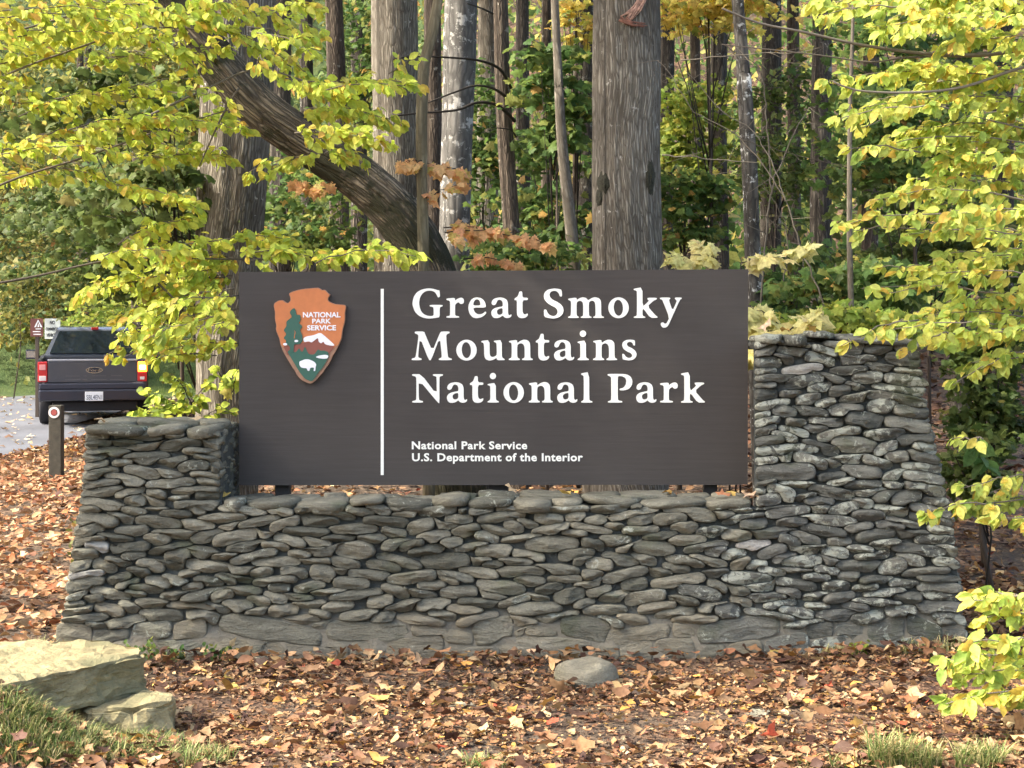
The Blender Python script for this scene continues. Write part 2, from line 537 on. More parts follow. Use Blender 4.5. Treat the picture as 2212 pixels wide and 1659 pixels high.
# ------------------------------------------------------------------ leaves
def tmpl_oval():
    V = [(0, 0, 0), (0.5, 0, -0.02), (1, 0, -0.10), (0.16, .17, .03), (0.42, .29, .06), (0.72, .23, .02), (0.16, -.17, .03), (0.42, -.29, .06), (0.72, -.23, .02)]
    T = [(0, 1, 3), (3, 1, 4), (4, 1, 5), (5, 1, 2), (0, 6, 1), (6, 7, 1), (7, 8, 1), (8, 2, 1)]
    return np.array(V), np.array(T)


def tmpl_maple(curl=0.12, seed=0):
    r = np.random.RandomState(seed)
    pts = [(0.0, 0.0), (0.05, 0.18), (-0.02, 0.40), (0.22, 0.34), (0.30, 0.52), (0.42, 0.30), (0.62, 0.42), (0.66, 0.20), (1.0, 0.0)]
    pts += [(x, -y) for x, y in pts[-2:0:-1]]
    V = [(0.33, 0, 0)] + [(x + r.uniform(-.03, .03), y + r.uniform(-.03, .03), 0) for x, y in pts]
    V = np.array(V)
    rr = np.hypot(V[:, 0]-0.35, V[:, 1])
    V[:, 2] = -curl*rr*1.5 + r.uniform(-1, 1, len(V))*curl*0.5
    n = len(pts)
    T = [(0, 1+(i+1) % n, 1+i) for i in range(n)]
    return V, np.array(T)


def tmpl_dead(seed):
    r = np.random.RandomState(seed)
    n = 9
    a = np.linspace(0, 2*np.pi, n, endpoint=False)
    rad = 0.30 + 0.17*np.where(np.arange(n) % 2 == 0, 1, -0.35) + r.uniform(-.06, .06, n)
    x = 0.5 + rad*np.cos(a)*1.25; y = rad*np.sin(a)*0.95
    V = np.zeros((n+1, 3)); V[0] = (0.5, 0, 0); V[1:, 0] = x; V[1:, 1] = y
    k = r.uniform(-0.9, 1.2)
    V[:, 2] = k*(V[:, 1]**2)*1.4 + r.uniform(-.5, .9)*((V[:, 0]-.5)**2) + r.uniform(-.07, .07, n+1)
    T = [(0, 1+i, 1+(i+1) % n) for i in range(n)]
    return V, np.array(T)


def tmpl_rhomb():
    return np.array([(0, 0, 0), (.5, .28, .06), (1, 0, -.06), (.5, -.28, .06)]), np.array([(0, 2, 1), (0, 3, 2)])


OVAL, MAPLE, RHOMB = [tmpl_oval()], [tmpl_maple(.14, s) for s in (1, 2, 3)], [tmpl_rhomb()]
DEAD = [tmpl_dead(s) for s in range(8)]


def frames(D, Nn):
    D = D/np.linalg.norm(D, axis=1, keepdims=True)
    Y = np.cross(Nn, D); Y /= (np.linalg.norm(Y, axis=1, keepdims=True)+1e-9)
    Z = np.cross(D, Y)
    return D, Y, Z


def leaf_cloud(name, Pp, D, Nn, S, C, tmpls, wid=None):
    """Pp points, D leaf axes, Nn normals, S sizes, C colours -> one mesh"""
    Pp, D, Nn, S, C = map(np.asarray, (Pp, D, Nn, S, C))
    X, Y, Z = frames(D, Nn)
    idx = R.randint(0, len(tmpls), len(Pp))
    Vs, Ts, Cs, off = [], [], [], 0
    for k, (tv, tt) in enumerate(tmpls):
        s = np.where(idx == k)[0]
        if len(s) == 0: continue
        v = tv[None, :, :]*S[s][:, None, None]
        w_ = v[:, :, 0:1]*X[s][:, None] + v[:, :, 1:2]*Y[s][:, None] + v[:, :, 2:3]*Z[s][:, None] + Pp[s][:, None]
        m = len(tv)
        Vs.append(w_.reshape(-1, 3)); Cs.append(np.repeat(C[s], m, 0))
        Ts.append((tt[None] + (np.arange(len(s))*m)[:, None, None] + off).reshape(-1, 3)); off += len(s)*m
    return fast_mesh(name, np.concatenate(Vs), np.concatenate(Ts), np.concatenate(Cs))


def pick_cols(pal, n, jit=0.18, rs=None):
    rs = rs or R
    pal = [(w_, c) for w_, c in pal]
    W = np.array([p[0] for p in pal], float); W /= W.sum()
    i = rs.choice(len(pal), n, p=W)
    c = np.array([p[1] for p in pal])[i]
    return np.clip(c*(1 + rs.uniform(-jit, jit, (n, 1))) * (1 + rs.uniform(-.06, .06, (n, 3))), 0.003, 0.95)


YEL = [(5, (0.64, 0.67, 0.11)), (5, (0.53, 0.64, 0.10)), (1.4, (0.74, 0.62, 0.10)), (1.6, (0.36, 0.45, 0.08)), (0.5, (0.70, 0.46, 0.10)), (0.5, (0.46, 0.40, 0.11))]
YEL_R = [(5, (0.64, 0.69, 0.15)), (4.6, (0.50, 0.62, 0.14)), (2, (0.76, 0.69, 0.16)), (2.2, (0.32, 0.43, 0.09)), (0.8, (0.72, 0.52, 0.10))]
GREEN = [(4, (0.10, 0.18, 0.05)), (3, (0.17, 0.25, 0.065)), (1.4, (0.08, 0.13, 0.04)), (1.3, (0.28, 0.31, 0.08)), (0.3, (0.46, 0.30, 0.09))]
DKGREEN = [(4, (0.085, 0.13, 0.035)), (3, (0.13, 0.175, 0.045)), (1.2, (0.17, 0.22, 0.08)), (0.6, (0.27, 0.27, 0.08))]
OLIVE = [(4, (0.16, 0.18, 0.05)), (3, (0.24, 0.24, 0.06)), (2, (0.09, 0.14, 0.06)), (1.2, (0.36, 0.32, 0.08)), (0.5, (0.38, 0.22, 0.07))]
LIME = [(4, (0.20, 0.28, 0.05)), (3, (0.30, 0.34, 0.06)), (1, (0.42, 0.40, 0.08))]
ORANGE = [(4, (0.82, 0.47, 0.22)), (3, (0.86, 0.56, 0.26)), (1, (0.66, 0.34, 0.17)), (1, (0.72, 0.52, 0.16))]
PALE = [(4, (0.74, 0.68, 0.30)), (3, (0.78, 0.73, 0.38)), (1, (0.60, 0.58, 0.22))]
GOLD = [(4, (0.76, 0.62, 0.16)), (3, (0.66, 0.62, 0.14)), (1, (0.66, 0.42, 0.13)), (1, (0.30, 0.34, 0.08))]
LITTER = [(3.0, (0.085, 0.05, 0.038)), (4, (0.36, 0.215, 0.12)), (3, (0.25, 0.135, 0.075)), (3.2, (0.50, 0.345, 0.20)), (1.2, (0.62, 0.47, 0.29)), (0.7, (0.38, 0.18, 0.10)), (2.2, (0.14, 0.078, 0.055)), (0.9, (0.55, 0.33, 0.10)), (0.10, (0.50, 0.12, 0.07)), (0.12, (0.58, 0.50, 0.16))]


def spray(A, B, wpx, n, Y, dY=0.3, leafL=0.10, droop=0.10, tips=None, hang=0.35):
    """one leafy branch from A to B (photo units at depth Y): returns twigs and leaves"""
    a, b = P(A[0], A[1], Y + R.uniform(-.15, .15)), P(B[0], B[1], Y + R.uniform(-dY, dY))
    k = 7
    sag = droop*(b-a).length
    main = []
    for i in range(k+1):
        t = i/k
        p = a.lerp(b, t); p.z += sag*4*t*(1-t)*0.6
        p += Vector(R.uniform(-.012, .012, 3))
        main.append(p)
    twigs = [(main, 0.006)]
    pts, dirs = [], []
    w_ = wpx*Y/F
    nt_ = max(4, int(n/9))
    ax = (b-a).normalized()
    for j in range(nt_):
        t = (j+0.6)/nt_
        q = t*k; i0 = min(k-1, int(q)); base = main[i0].lerp(main[i0+1], q-i0)
        side = 1 if j % 2 else -1
        ln = w_*(0.55+0.6*R.rand())*(1.15 - 0.6*t)*1.15
        dv = (ax*R.uniform(.35, .9) + Vector((R.uniform(-.3, .3), side*R.uniform(.5, 1.1), R.uniform(-0.45, 0.6)))).normalized()
        tw = [base, base + dv*ln*0.5 + Vector((0, 0, -0.02*ln)), base + dv*ln + Vector((0, 0, -droop*1.2*ln))]
        twigs.append((tw, 0.0028))
        m = max(3, int(n/nt_*1.0))
        for i in range(m):
            s = (i+0.5)/m
            p = tw[0].lerp(tw[1], s*2) if s < .5 else tw[1].lerp(tw[2], s*2-1)
            pts.append(p + Vector(R.normal(0, .012, 3)))
            lat = dv.cross(Vector((0, 0, 1))) * (1 if i % 2 else -1)
            dirs.append((dv*R.uniform(.3, 1) + lat*R.uniform(.2, 1) + Vector((0, 0, -hang*R.uniform(.2, 1.8)))).normalized())
    return twigs, pts, dirs


def leaf_normals(n, up=0.75, front=0.75, spread=0.5):
    q = np.tile(np.array([0, -front, up]), (n, 1)) + R.normal(0, spread, (n, 3))
    return q


def tube_mesh(name, paths, sides=5):
    V, Fs = [], []
    for pts, r in paths:
        m = len(pts)
        rad = [r*(1-0.6*i/(m-1)) for i in range(m)] if not isinstance(r, list) else r
        v, f, _ = tube_geo(pts, rad, sides)
        o = len(V); V += v; Fs += [tuple(i+o for i in q) for q in f]
    return pmesh(name, V, Fs, True)


LEAF_LIB = {}


def leaf_variants(key, tmpls, pal, k=14):
    if key not in LEAF_LIB:
        out = []
        cs = pick_cols(pal, k, 0.15)
        for i in range(k):
            tv, tt = tmpls[i % len(tmpls)]
            v = tv.copy(); v[:, 2] *= 0.5 + 1.6*R.rand(); v[:, 1] *= 0.85 + .35*R.rand()
            me = fast_mesh('leaf', v, tt, np.repeat(cs[i:i+1], len(v), 0)); me.materials.append(LEAF)
            out.append(me)
        LEAF_LIB[key] = out
    return LEAF_LIB[key]


def foliage(parent, sprays, pal, tmpls, key, leafL, n_parts=300, twigmat=None, twigs_name='twigs', spread=0.5, cols_fn=None):
    """leaves as parts for the nearest / largest, the rest as one part"""
    TW, PT, DR = [], [], []
    for s in sprays:
        tw, p, d = s
        TW += tw; PT += p; DR += d
    Pp = np.array([tuple(p) for p in PT]); D = np.array([tuple(d) for d in DR])
    n = len(Pp)
    NN = leaf_normals(n, spread=spread)
    S = leafL*R.uniform(0.62, 1.25, n)
    root = parent
    loc = np.array(root.location)
    # those that show largest: in the frame, near and big
    px = CX + Pp[:, 0]*F/Pp[:, 1]; py = HY - (Pp[:, 2]-H)*F/Pp[:, 1]
    inside = (px > 5) & (px < 2205) & (py > 5) & (py < 1650)
    X, Y_, Z = frames(D, NN)
    score = S/Pp[:, 1]*(0.4+np.abs(Z[:, 1]))*inside*R.uniform(.8, 1.2, n)
    score -= 0.004*(Pp[:, 1] - Pp[:, 1].min())*0.1
    k = min(n_parts, int(inside.sum()))
    order = np.argsort(-score)
    sel, rest = order[:k], order[k:]
    if k:
        lib = leaf_variants(key, tmpls, pal)
        for i in sel:
            o = bpy.data.objects.new('leaf', lib[R.randint(len(lib))])
            m = Matrix(((X[i][0]*S[i], Y_[i][0]*S[i], Z[i][0]*S[i], Pp[i][0]-loc[0]),
                        (X[i][1]*S[i], Y_[i][1]*S[i], Z[i][1]*S[i], Pp[i][1]-loc[1]),
                        (X[i][2]*S[i], Y_[i][2]*S[i], Z[i][2]*S[i], Pp[i][2]-loc[2]), (0, 0, 0, 1)))
            COL.objects.link(o); o.parent = root; o.matrix_local = m
    if len(rest):
        C = pick_cols(pal, len(rest))
        me = leaf_cloud('foliage', Pp[rest], D[rest], NN[rest], S[rest], C, tmpls)
        tag(put('foliage', me, root, LEAF), kind='stuff')
    tag(put(twigs_name, tube_mesh(twigs_name, TW, 4), root, twigmat), kind='stuff')


# ------------------------------------------------------------------ bark and trees
B_GREY = bark_material('grey_ridged_bark', (0.090, 0.075, 0.055), (0.42, 0.385, 0.31), (0.52, 0.49, 0.42), 0.1, 66, 6.0, 0.15, 0.014, 9)
B_DARK = bark_material('dark_bark', (0.045, 0.038, 0.031), (0.17, 0.15, 0.12), (0.3, 0.3, 0.26), 0.2, 40, 7, 0.35)
B_LEAN = bark_material('leaning_bark', (0.045, 0.036, 0.026), (0.30, 0.245, 0.175), None, 0, 46, 4.2, 0.8, 0.020)
B_PALE = bark_material('pale_blotched_bark', (0.10, 0.095, 0.085), (0.25, 0.24, 0.215), (0.46, 0.45, 0.41), 0.40, 16, 4, 0.0, 0.008, 5)
B_BROWN = bark_material('brown_bark', (0.055, 0.042, 0.032), (0.19, 0.155, 0.115), (0.30, 0.28, 0.23), 0.2, 40, 7, 0.1)
B_TWIG = bark_material('twig_bark', (0.12, 0.10, 0.075), (0.28, 0.25, 0.20), None, 0, 40, 10, 0.0, 0.003)
B_TWIGD = bark_material('dark_twig_bark', (0.03, 0.025, 0.02), (0.08, 0.068, 0.055), None, 0, 40, 10, 0.0, 0.003)


def trunk(parent, path, Y, mat, n=28, bumps=0.10, top=None, root_flare=1.25, name='trunk', seed=1.0):
    """path: (px, py, width px) in photo units at depth Y; extended down to the ground and up past the frame"""
    pts = [(*P(a, b, Y), c*Y/F/2) for a, b, c in path]
    if top:
        p0, p1 = np.array(pts[0]), np.array(pts[1])
        d = (p0-p1)[:3]; d /= np.linalg.norm(d)
        e = p0.copy(); e[:3] += d*(top-p0[2])/max(d[2], .3); e[3] *= 0.55
        pts = [tuple(e)] + pts
    x, y, z, r = pts[-1]
    g = gz(x, y)
    if z > g - 0.1:
        dx = (pts[-1][0]-pts[-2][0])/max(0.3, (pts[-2][2]-pts[-1][2]))
        dx = max(-.25, min(.25, dx))
        pts.append((x + dx*(z-g-.25), y, g+0.25, r*1.08))
        pts.append((x + dx*(z-g), y, g-0.15, r*root_flare*1.1))
    q = resample(pts, 0.14)
    v, f, uv = tube_geo([p[:3] for p in q], [max(0.004, p[3]) for p in q], n, bumps, seed)
    # quads plus cap triangles: triangulate quickly
    T = []
    for a in f:
        T.append(a[:3])
        if len(a) == 4: T.append((a[0], a[2], a[3]))
    me = fast_mesh(name, [tuple(p) for p in v], T, uv=uv, smooth=True)
    return put(name, me, parent, mat)


# shared crowns above the frame: leaf clouds in clumps
def crown_mesh(seed, n, pal, size=0.3):
    r = np.random.RandomState(seed)
    cl = r.normal(0, 1, (26, 3)); cl /= np.linalg.norm(cl, axis=1, keepdims=True)
    cl *= r.uniform(.25, 1, (26, 1)); cl[:, 2] *= 0.75
    i = r.randint(0, 26, n)
    p = cl[i] + r.normal(0, 0.17, (n, 3))*np.array([1, 1, .6])
    D = r.normal(0, 1, (n, 3)); Nn = r.normal(0, .5, (n, 3)) + np.array([0, 0, 1])
    return leaf_cloud('crown', p, D, Nn, size*r.uniform(.6, 1.3, n), pick_cols(pal, n), RHOMB)


CROWN_G = crown_mesh(1, 5200, GREEN, 0.085); CROWN_G.materials.append(LEAF)
CROWN_Y = crown_mesh(2, 5200, OLIVE, 0.085); CROWN_Y.materials.append(LEAF)


def crown(parent, Y, x, z, r, rz, me=None, name='crown'):
    o = link(name, me or (CROWN_G if random.random() < .6 else CROWN_Y), parent)
    o.location = Vector((x, Y, z)) - parent.location
    o.scale = (r, r, r*0.8); o.rotation_euler = (0, 0, rz)
    return o


def tree(label, path, Y, mat, n=24, bumps=.10, crown_r=None, top=13.0, cat='tree', group=None, crown_z=None):
    b = P(path[-1][0], path[-1][1], Y)
    t = empty('tree', (b.x, Y, gz(b.x, Y)), label, cat, group)
    trunk(t, path, Y, mat, n, bumps, top=top, seed=random.uniform(0, 50))
    if crown_r:
        a = P(path[0][0], path[0][1], Y)
        crown(t, Y, a.x, crown_z or (top + 0.5), crown_r, random.uniform(0, 6))
    return t


# foreground trunks
t_big = tree('thick straight grey trunk with ridged bark rising behind the right half of the sign', [(1354, -60, 140), (1354, 300, 142), (1356, 600, 150), (1358, 900, 160)], 15.0, B_GREY, 120, .07, 4.0, 12.5)
t_left = tree('wide grey ridged trunk behind the short stone pier, half hidden by yellow leaves', [(525, -60, 150), (508, 250, 152), (496, 500, 146), (490, 800, 130), (488, 950, 135)], 14.0, B_GREY, 110, .08, 3.6, 12.0)
t_lean = empty('tree', (P(965, 800, 13).x, 13.0, 0.0), 'dark mossy trunk leaning to the upper left behind the sign', 'tree')
trunk(t_lean, [(200, -140, 72), (330, -30, 78), (440, 100, 84), (545, 222, 88), (668, 314, 90), (782, 392, 95), (862, 472, 102), (914, 560, 110), (945, 680, 122), (970, 850, 160)], 13.0, B_LEAN, 100, .12, seed=5)
crown(t_lean, 13.4, P(-60, -560, 13).x, 7.9, 2.0, 1.0, CROWN_Y)
t3 = tree('grey-brown trunk standing just left of the thin olive sapling stem', [(850, -60, 96), (853, 250, 96), (858, 600, 102)], 18.0, B_GREY, 36, .08, 4.5, 14)
t5 = tree('pale trunk blotched with white lichen left of the dead branches', [(998, -60, 70), (990, 200, 68), (982, 480, 66), (980, 700, 70)], 20.0, B_PALE, 32, .07, 4.0, 15)
t5b = tree('slim brown trunk tucked against the left side of the white-blotched trunk', [(934, -60, 36), (936, 400, 38), (938, 700, 40)], 22.0, B_BROWN, 18, .1, None, 13)
t6 = tree('dark speckled trunk carrying long dead arching branches', [(1080, -60, 30), (1088, 220, 34), (1104, 480, 36), (1110, 640, 40)], 17.0, B_BROWN, 20, .12, 3.0, 12)
t8 = tree('slender tan sapling trunk curving up left of the thick straight trunk', [(1203, 100, 18), (1207, 190, 20), (1215, 320, 22), (1236, 520, 26), (1245, 650, 28)], 16.0, B_TWIG, 14, .12, None, 8.5)
t10 = tree('nearly black narrow trunk right of the thick straight trunk', [(1556, -60, 34), (1552, 250, 36), (1556, 600, 38)], 19.0, B_DARK, 18, .12, 3.6, 13)
t11 = tree('thin crooked trunk speckled with white lichen near the right end of the sign', [(1598, 60, 26), (1606, 160, 30), (1618, 350, 34), (1624, 500, 34), (1632, 700, 38)], 14.0, B_PALE if False else bark_material('speckled_bark', (0.04, 0.036, 0.03), (0.17, 0.155, 0.13), (0.5, 0.5, 0.46), 0.3, 18, 6, 0.2, 0.008, 9), 16, .14, 2.2, 9)
t12 = tree('straight dark reddish-brown trunk left of the right-hand yellow branches', [(1778, -60, 40), (1774, 250, 44), (1772, 620, 48)], 21.0, B_DARK, 20, .1, 4.0, 14)
t13 = tree('very thin pale sapling pole standing among yellow leaf tips', [(1840, 120, 8), (1836, 250, 10), (1835, 500, 12), (1838, 640, 13)], 13.0, B_TWIG, 8, .05, None, 6.5)
back = [(718, 735, 42, 22, B_BROWN, 'brown trunk with peeling bark near the top of the frame, left of the grey-brown trunk'),
        (660, 668, 30, 25, B_DARK, 'thin dark trunk glimpsed through the yellow spray above the leaning trunk'),
        (1128, 1134, 30, 26, B_DARK, 'dark narrow trunk right behind the one with dead branches'),
        (1054, 1052, 46, 29, B_GREY, 'light grey trunk seen between the white-blotched and the speckled trunk'),
        (1180, 1178, 22, 30, B_BROWN, 'distant thin brown trunk among green maple leaves'),
        (1258, 1262, 50, 31, B_DARK, 'dark trunk close on the left of the thick straight trunk'),
        (1445, 1440, 34, 26, B_DARK, 'dark trunk peeping out right beside the thick straight trunk'),
        (1500, 1505, 22, 32, B_BROWN, 'faint brown trunk deep in the wood behind bare twigs'),
        (1668, 1664, 44, 25, B_DARK, 'dark trunk between the crooked speckled trunk and the reddish-brown one'),
        (1712, 1716, 28, 30, B_BROWN, 'thin brown trunk deep in shade left of the reddish-brown trunk'),
        (1880, 1876, 36, 24, B_BROWN, 'brown trunk half covered by the right-hand yellow foliage'),
        (1960, 1966, 30, 27, B_DARK, 'dark trunk behind the thick of the right-hand yellow foliage'),
        (2080, 2076, 40, 23, B_DARK, 'dark trunk seen in gaps near the right edge of the photo'),
        (610, 604, 44, 20, B_DARK, 'shadowy trunk between the wide grey trunk and the leaning trunk'),
        (770, 776, 34, 27, B_DARK, 'dark trunk in the gap left of the grey-brown trunk'),
        (300, 302, 34, 37, B_BROWN, 'brown trunk beyond the parked pickup behind yellow sprays'),
        (170, 172, 15, 42, B_BROWN, 'left one of two slim trunks standing side by side beyond the road'),
        (190, 193, 15, 42.6, B_DARK, 'right one of two slim trunks standing side by side beyond the road'),
        (2170, 2168, 44, 26, B_DARK, 'dark trunk at the very right edge behind leaves')]
for i, (xa, xb, wd, Y, m, lab) in enumerate(back):
    tree(lab, [(xa, -60, wd*.9), ((xa+xb)/2 + random.uniform(-4, 4), 250, wd), (xb, 640, wd*1.05)], Y, m, 14, .10, 4.2, 10.5 + Y*.12, group=None)

# dead arching branches of the speckled trunk
def px_path(pts, Y0, Y1=None):
    Y1 = Y1 or Y0
    return [Vector(p[:3]) for p in resample([tuple(P(a, b, Y0 + (Y1-Y0)*i/(len(pts)-1))) for i, (a, b) in enumerate(pts)], 0.06)]


for pth, r in (([(1104, 190), (1080, 150), (1040, 132), (980, 125), (900, 122), (850, 128)], .016),
               ([(1108, 228), (1075, 196), (1030, 185), (980, 200), (925, 222)], .016),
               ([(1112, 262), (1075, 228), (1030, 222), (985, 238), (900, 245), (860, 250)], .018),
               ([(1115, 296), (1100, 280), (1060, 276)], .010), ([(1065, 30), (1040, 18), (1010, 8)], .012)):
    q = px_path(pth, 16.9, 15.6)
    put('branch', tube_mesh('branch', [(q, r)], 6), t6, B_TWIGD)

# torn reddish bark scar and a snapped limb on the thick trunk
def moss(px, py, Y, rx, ry, cx):
    V, Fs = [], []
    c = P(px, py, Y)
    for i in range(9):
        for j in range(20):
            t, a = i/8, 2*math.pi*j/20
            u, v = math.cos(a)*t*rx*Y/F, math.sin(a)*t*ry*Y/F
            k = 1 + .35*noise.noise(Vector((math.cos(a)*2, math.sin(a)*2, px)))
            x, z = c.x + u*k, c.z + v*k
            dx = max(-.285, min(.285, x - cx)); rr = .292
            y = 15.0 - math.sqrt(max(0, rr*rr - dx*dx)) - .028*(1-t*t)*(1+noise.noise(Vector((u*60, v*60, 3)))) + .012*t**4
            V.append(Vector((x, y, z)))
    Fs = [(i*20+j, i*20+(j+1) % 20, (i+1)*20+(j+1) % 20, (i+1)*20+j) for i in range(8) for j in range(20)]
    put('moss_patch', pmesh('moss_patch', V, Fs, True), t_big, plain('moss', (0.038, 0.036, 0.020), .95, grain=.5, scale=60))


tcx = P(1354, 0, 15).x
moss(1406, 385, 14.72, 13, 46, tcx); moss(1305, 395, 14.72, 15, 26, tcx); moss(1296, 425, 14.72, 9, 20, tcx)
paths_ = []
for k in range(16):
    o1, o2 = R.uniform(-12, 12), R.uniform(-16, 10)
    q = px_path([(1394+o1*.5, -14), (1376+o1*.7, 18+R.uniform(-6, 6)), (1352+o2, 42+R.uniform(-16, 14))], 14.69)
    paths_.append((q, R.uniform(.006, .014)))
put('torn_bark', tube_mesh('torn_bark', paths_, 5), t_big, plain('torn_wood', (0.42, 0.25, 0.18), .85, grain=.5, scale=25))
paths_ = [(px_path([(1345+R.uniform(-8, 8), 40+R.uniform(-6, 8)), (1368, 50+R.uniform(-6, 6)), (1394+R.uniform(-4, 4), 58+R.uniform(-8, 4))], 14.68), .012) for _ in range(5)]
put('limb_stub', tube_mesh('limb_stub', paths_, 6), t_big, plain('reddish_heartwood', (0.22, 0.10, 0.065), .9, grain=.4, scale=30))

# orange maple sapling in front of the trunks
sap = empty('sapling', (P(915, 700, 12.2).x, 12.2, 0.0), 'thin olive-barked sapling with orange maple leaves beside the leaning trunk', 'sapling')
trunk(sap, [(962, -120, 16), (948, -10, 20), (934, 70, 24), (917, 135, 24), (911, 250, 25), (912, 410, 24), (916, 600, 26)], 12.2, bark_material('olive_bark', (0.12, 0.10, 0.06), (0.27, 0.235, 0.15), None, 0, 30, 6, .3, .004), 14, .08, top=6.5)
ss = []
for A, B, w_, n in (((915, 350), (1005, 375), 26, 20), ((912, 350), (870, 350), 20, 12), ((915, 430), (1000, 400), 12, 4), ((700, 410), (640, 398), 16, 12), ((720, 395), (690, 405), 10, 5),
                    ((960, 500), (1190, 530), 30, 34), ((960, 490), (1060, 500), 24, 16), ((1000, 560), (1130, 575), 22, 16)):
    ss.append(spray(A, B, w_, int(n*2.0), 12.3, .3, hang=1.0))
foliage(sap, ss, ORANGE, MAPLE, 'orange', 0.092, 260, B_TWIGD, spread=.35)

# leafy understory trees: (x, y, half width, half height) of the crown in photo units, depth, leaves, palette, size
def cloud_tree(label, cx, cy, rx, ry, Y, n, pal, size, tm, nparts=0, key=None, name='understory_tree', cat='tree', stem=True, layers=7, group=None, front=.7):
    bpx = {240: 425, 330: 440, 250: 460, 110: -70, 60: -120, 90: 20}.get(cx, cx) if cx < 420 else cx
    c = P(cx, cy, Y)
    bx = P(bpx, 0, Y).x
    t = empty(name, (bx, Y, gz(bx, Y)), label, cat, group)
    k = Y/F
    ll = []
    for i in range(layers*3):
        ang = R.uniform(0, 2*math.pi); q = math.sqrt(R.rand())
        ll.append((cx + rx*q*math.cos(ang), cy + ry*q*math.sin(ang), Y + R.uniform(-1, 1)*min(1.6, rx*k*.8)))
    i = R.randint(0, len(ll), n)
    L = np.array([tuple(P(*a)) for a in ll])
    sig = np.array([rx*k*.36, min(.7, rx*k*.3), ry*k*.10])
    Pp = L[i] + R.normal(0, 1, (n, 3))*sig
    Pp[:, 2] -= 0.25*np.abs(Pp[:, 0]-L[i][:, 0])
    D = R.normal(0, 1, (n, 3)); D[:, 2] = D[:, 2]*.4 - .45
    NN = leaf_normals(n, .9, front, .5)
    S = size*R.uniform(.55, 1.25, n)
    C = pick_cols(pal, n)
    tag(put('crown', leaf_cloud('crown', Pp, D, NN, S, C, tm), t, LEAF), kind='stuff')
    if stem:
        base = Vector((bx + R.uniform(-.1, .1), Y, gz(bx, Y)-.1))
        mid = Vector(((bx*2+c.x)/3, Y, c.z))
        if mid.z < base.z + .3: mid.z = base.z + .3
        paths = [([base, base.lerp(mid, .5) + Vector((R.uniform(-.1, .1), 0, 0)), mid], .02 + .01*R.rand())]
        put('trunk', tube_mesh('trunk', paths, 6), t, B_BROWN)
        br = []
        for j in range(0, len(ll), 2):
            e = L[j]; h0 = base.lerp(mid, R.uniform(.4, .95))
            br.append(([h0, (h0 + Vector(e))/2 + Vector((0, 0, .06)), Vector(e)], .009))
        put('branch', tube_mesh('branch', br, 4), t, B_TWIGD)
    return t


UND = [
    ('green maple sapling filling the gap left of the thick straight trunk', 1200, 190, 80, 110, 16.5, 420, GREEN, .17, MAPLE),
    ('small green maple below, between the slender tan sapling and the thick trunk', 1190, 400, 90, 110, 18.5, 620, GREEN, .16, MAPLE),
    ('low green bushy maple behind the sign top in the middle', 1120, 545, 110, 60, 15.5, 360, GREEN, .15, MAPLE),
    ('golden-leaved tree top at the upper edge right of the thick trunk', 1530, 20, 110, 60, 17.0, 700, GOLD, .13, MAPLE),
    ('golden leaves at the upper edge left of the thick trunk', 1245, 40, 38, 45, 17.0, 130, GOLD, .13, MAPLE),
    ('green understory tree just right of the thick straight trunk', 1490, 260, 75, 110, 18.0, 900, LIME, .12, MAPLE),
    ('green maple below it, behind the bare twigs', 1480, 440, 80, 80, 17.0, 620, GREEN, .14, MAPLE),
    ('dark green fir-like tree behind the crooked speckled trunk', 1680, 330, 90, 200, 24.0, 1700, DKGREEN, .13, RHOMB),
    ('dull green bush at the foot of the reddish-brown trunk', 1700, 600, 90, 90, 15.5, 620, GREEN, .13, MAPLE),
    ('broad green maple spreading above the tall stone pier', 1870, 610, 150, 60, 13.5, 560, GREEN, .15, MAPLE),
    ('mid green maple layer just above the top of the tall stone pier', 1800, 690, 150, 36, 12.4, 420, LIME, .14, MAPLE),
    ('dark green undergrowth right of the tall stone pier', 2150, 850, 80, 150, 13.0, 900, DKGREEN, .12, MAPLE),
    ('dark green low growth right of the tall pier near the ground', 2120, 1000, 60, 90, 12.0, 260, DKGREEN, .12, MAPLE),
    ('dark green tree behind the top of the right-hand yellow foliage', 1960, 200, 190, 200, 17.0, 1500, GREEN, .17, MAPLE),
    ('green tree behind the right-hand foliage at sign height', 2020, 480, 190, 130, 19.0, 1300, DKGREEN, .17, MAPLE),
    ('green tree glimpsed between the white-blotched and the speckled trunks', 1045, 350, 60, 190, 24.0, 900, GREEN, .16, MAPLE),
    ('dark green tree between the leaning trunk and the grey-brown trunk', 780, 120, 70, 140, 24.0, 900, GREEN, .15, MAPLE),
    ('dark green shrub under the leaning trunk', 620, 450, 110, 110, 18.0, 900, GREEN, .13, MAPLE),
    ('blue-green maple hanging in the left-hand yellow foliage', 240, 230, 150, 120, 14.5, 330, DKGREEN, .19, MAPLE),
    ('dark green maple below it, left of the wide grey trunk', 330, 440, 130, 100, 14.0, 330, DKGREEN, .19, MAPLE),
    ('dark green tree between the road and the wide grey trunk', 250, 500, 170, 130, 26.0, 2200, DKGREEN, .18, MAPLE),
    ('olive green tree high over the road on the left', 110, 200, 240, 160, 30.0, 5200, OLIVE, .15, RHOMB),
    ('olive and gold tree over the road beneath the high olive one', 60, 420, 200, 130, 34.0, 5200, OLIVE, .16, RHOMB),
    ('lime green bush beyond the pickup beside the road', 270, 690, 110, 60, 40.0, 1600, LIME, .16, RHOMB),
    ('olive bush standing behind the two small road signs', 90, 640, 110, 90, 42.0, 2600, OLIVE, .18, RHOMB),
    ('tall dark tree beyond the bend of the road', 60, 560, 120, 130, 47.0, 3200, DKGREEN, .26, RHOMB),
    ('gold-flecked tree behind the wide grey trunk', 420, 160, 120, 180, 28.0, 2600, OLIVE, .17, RHOMB),
]
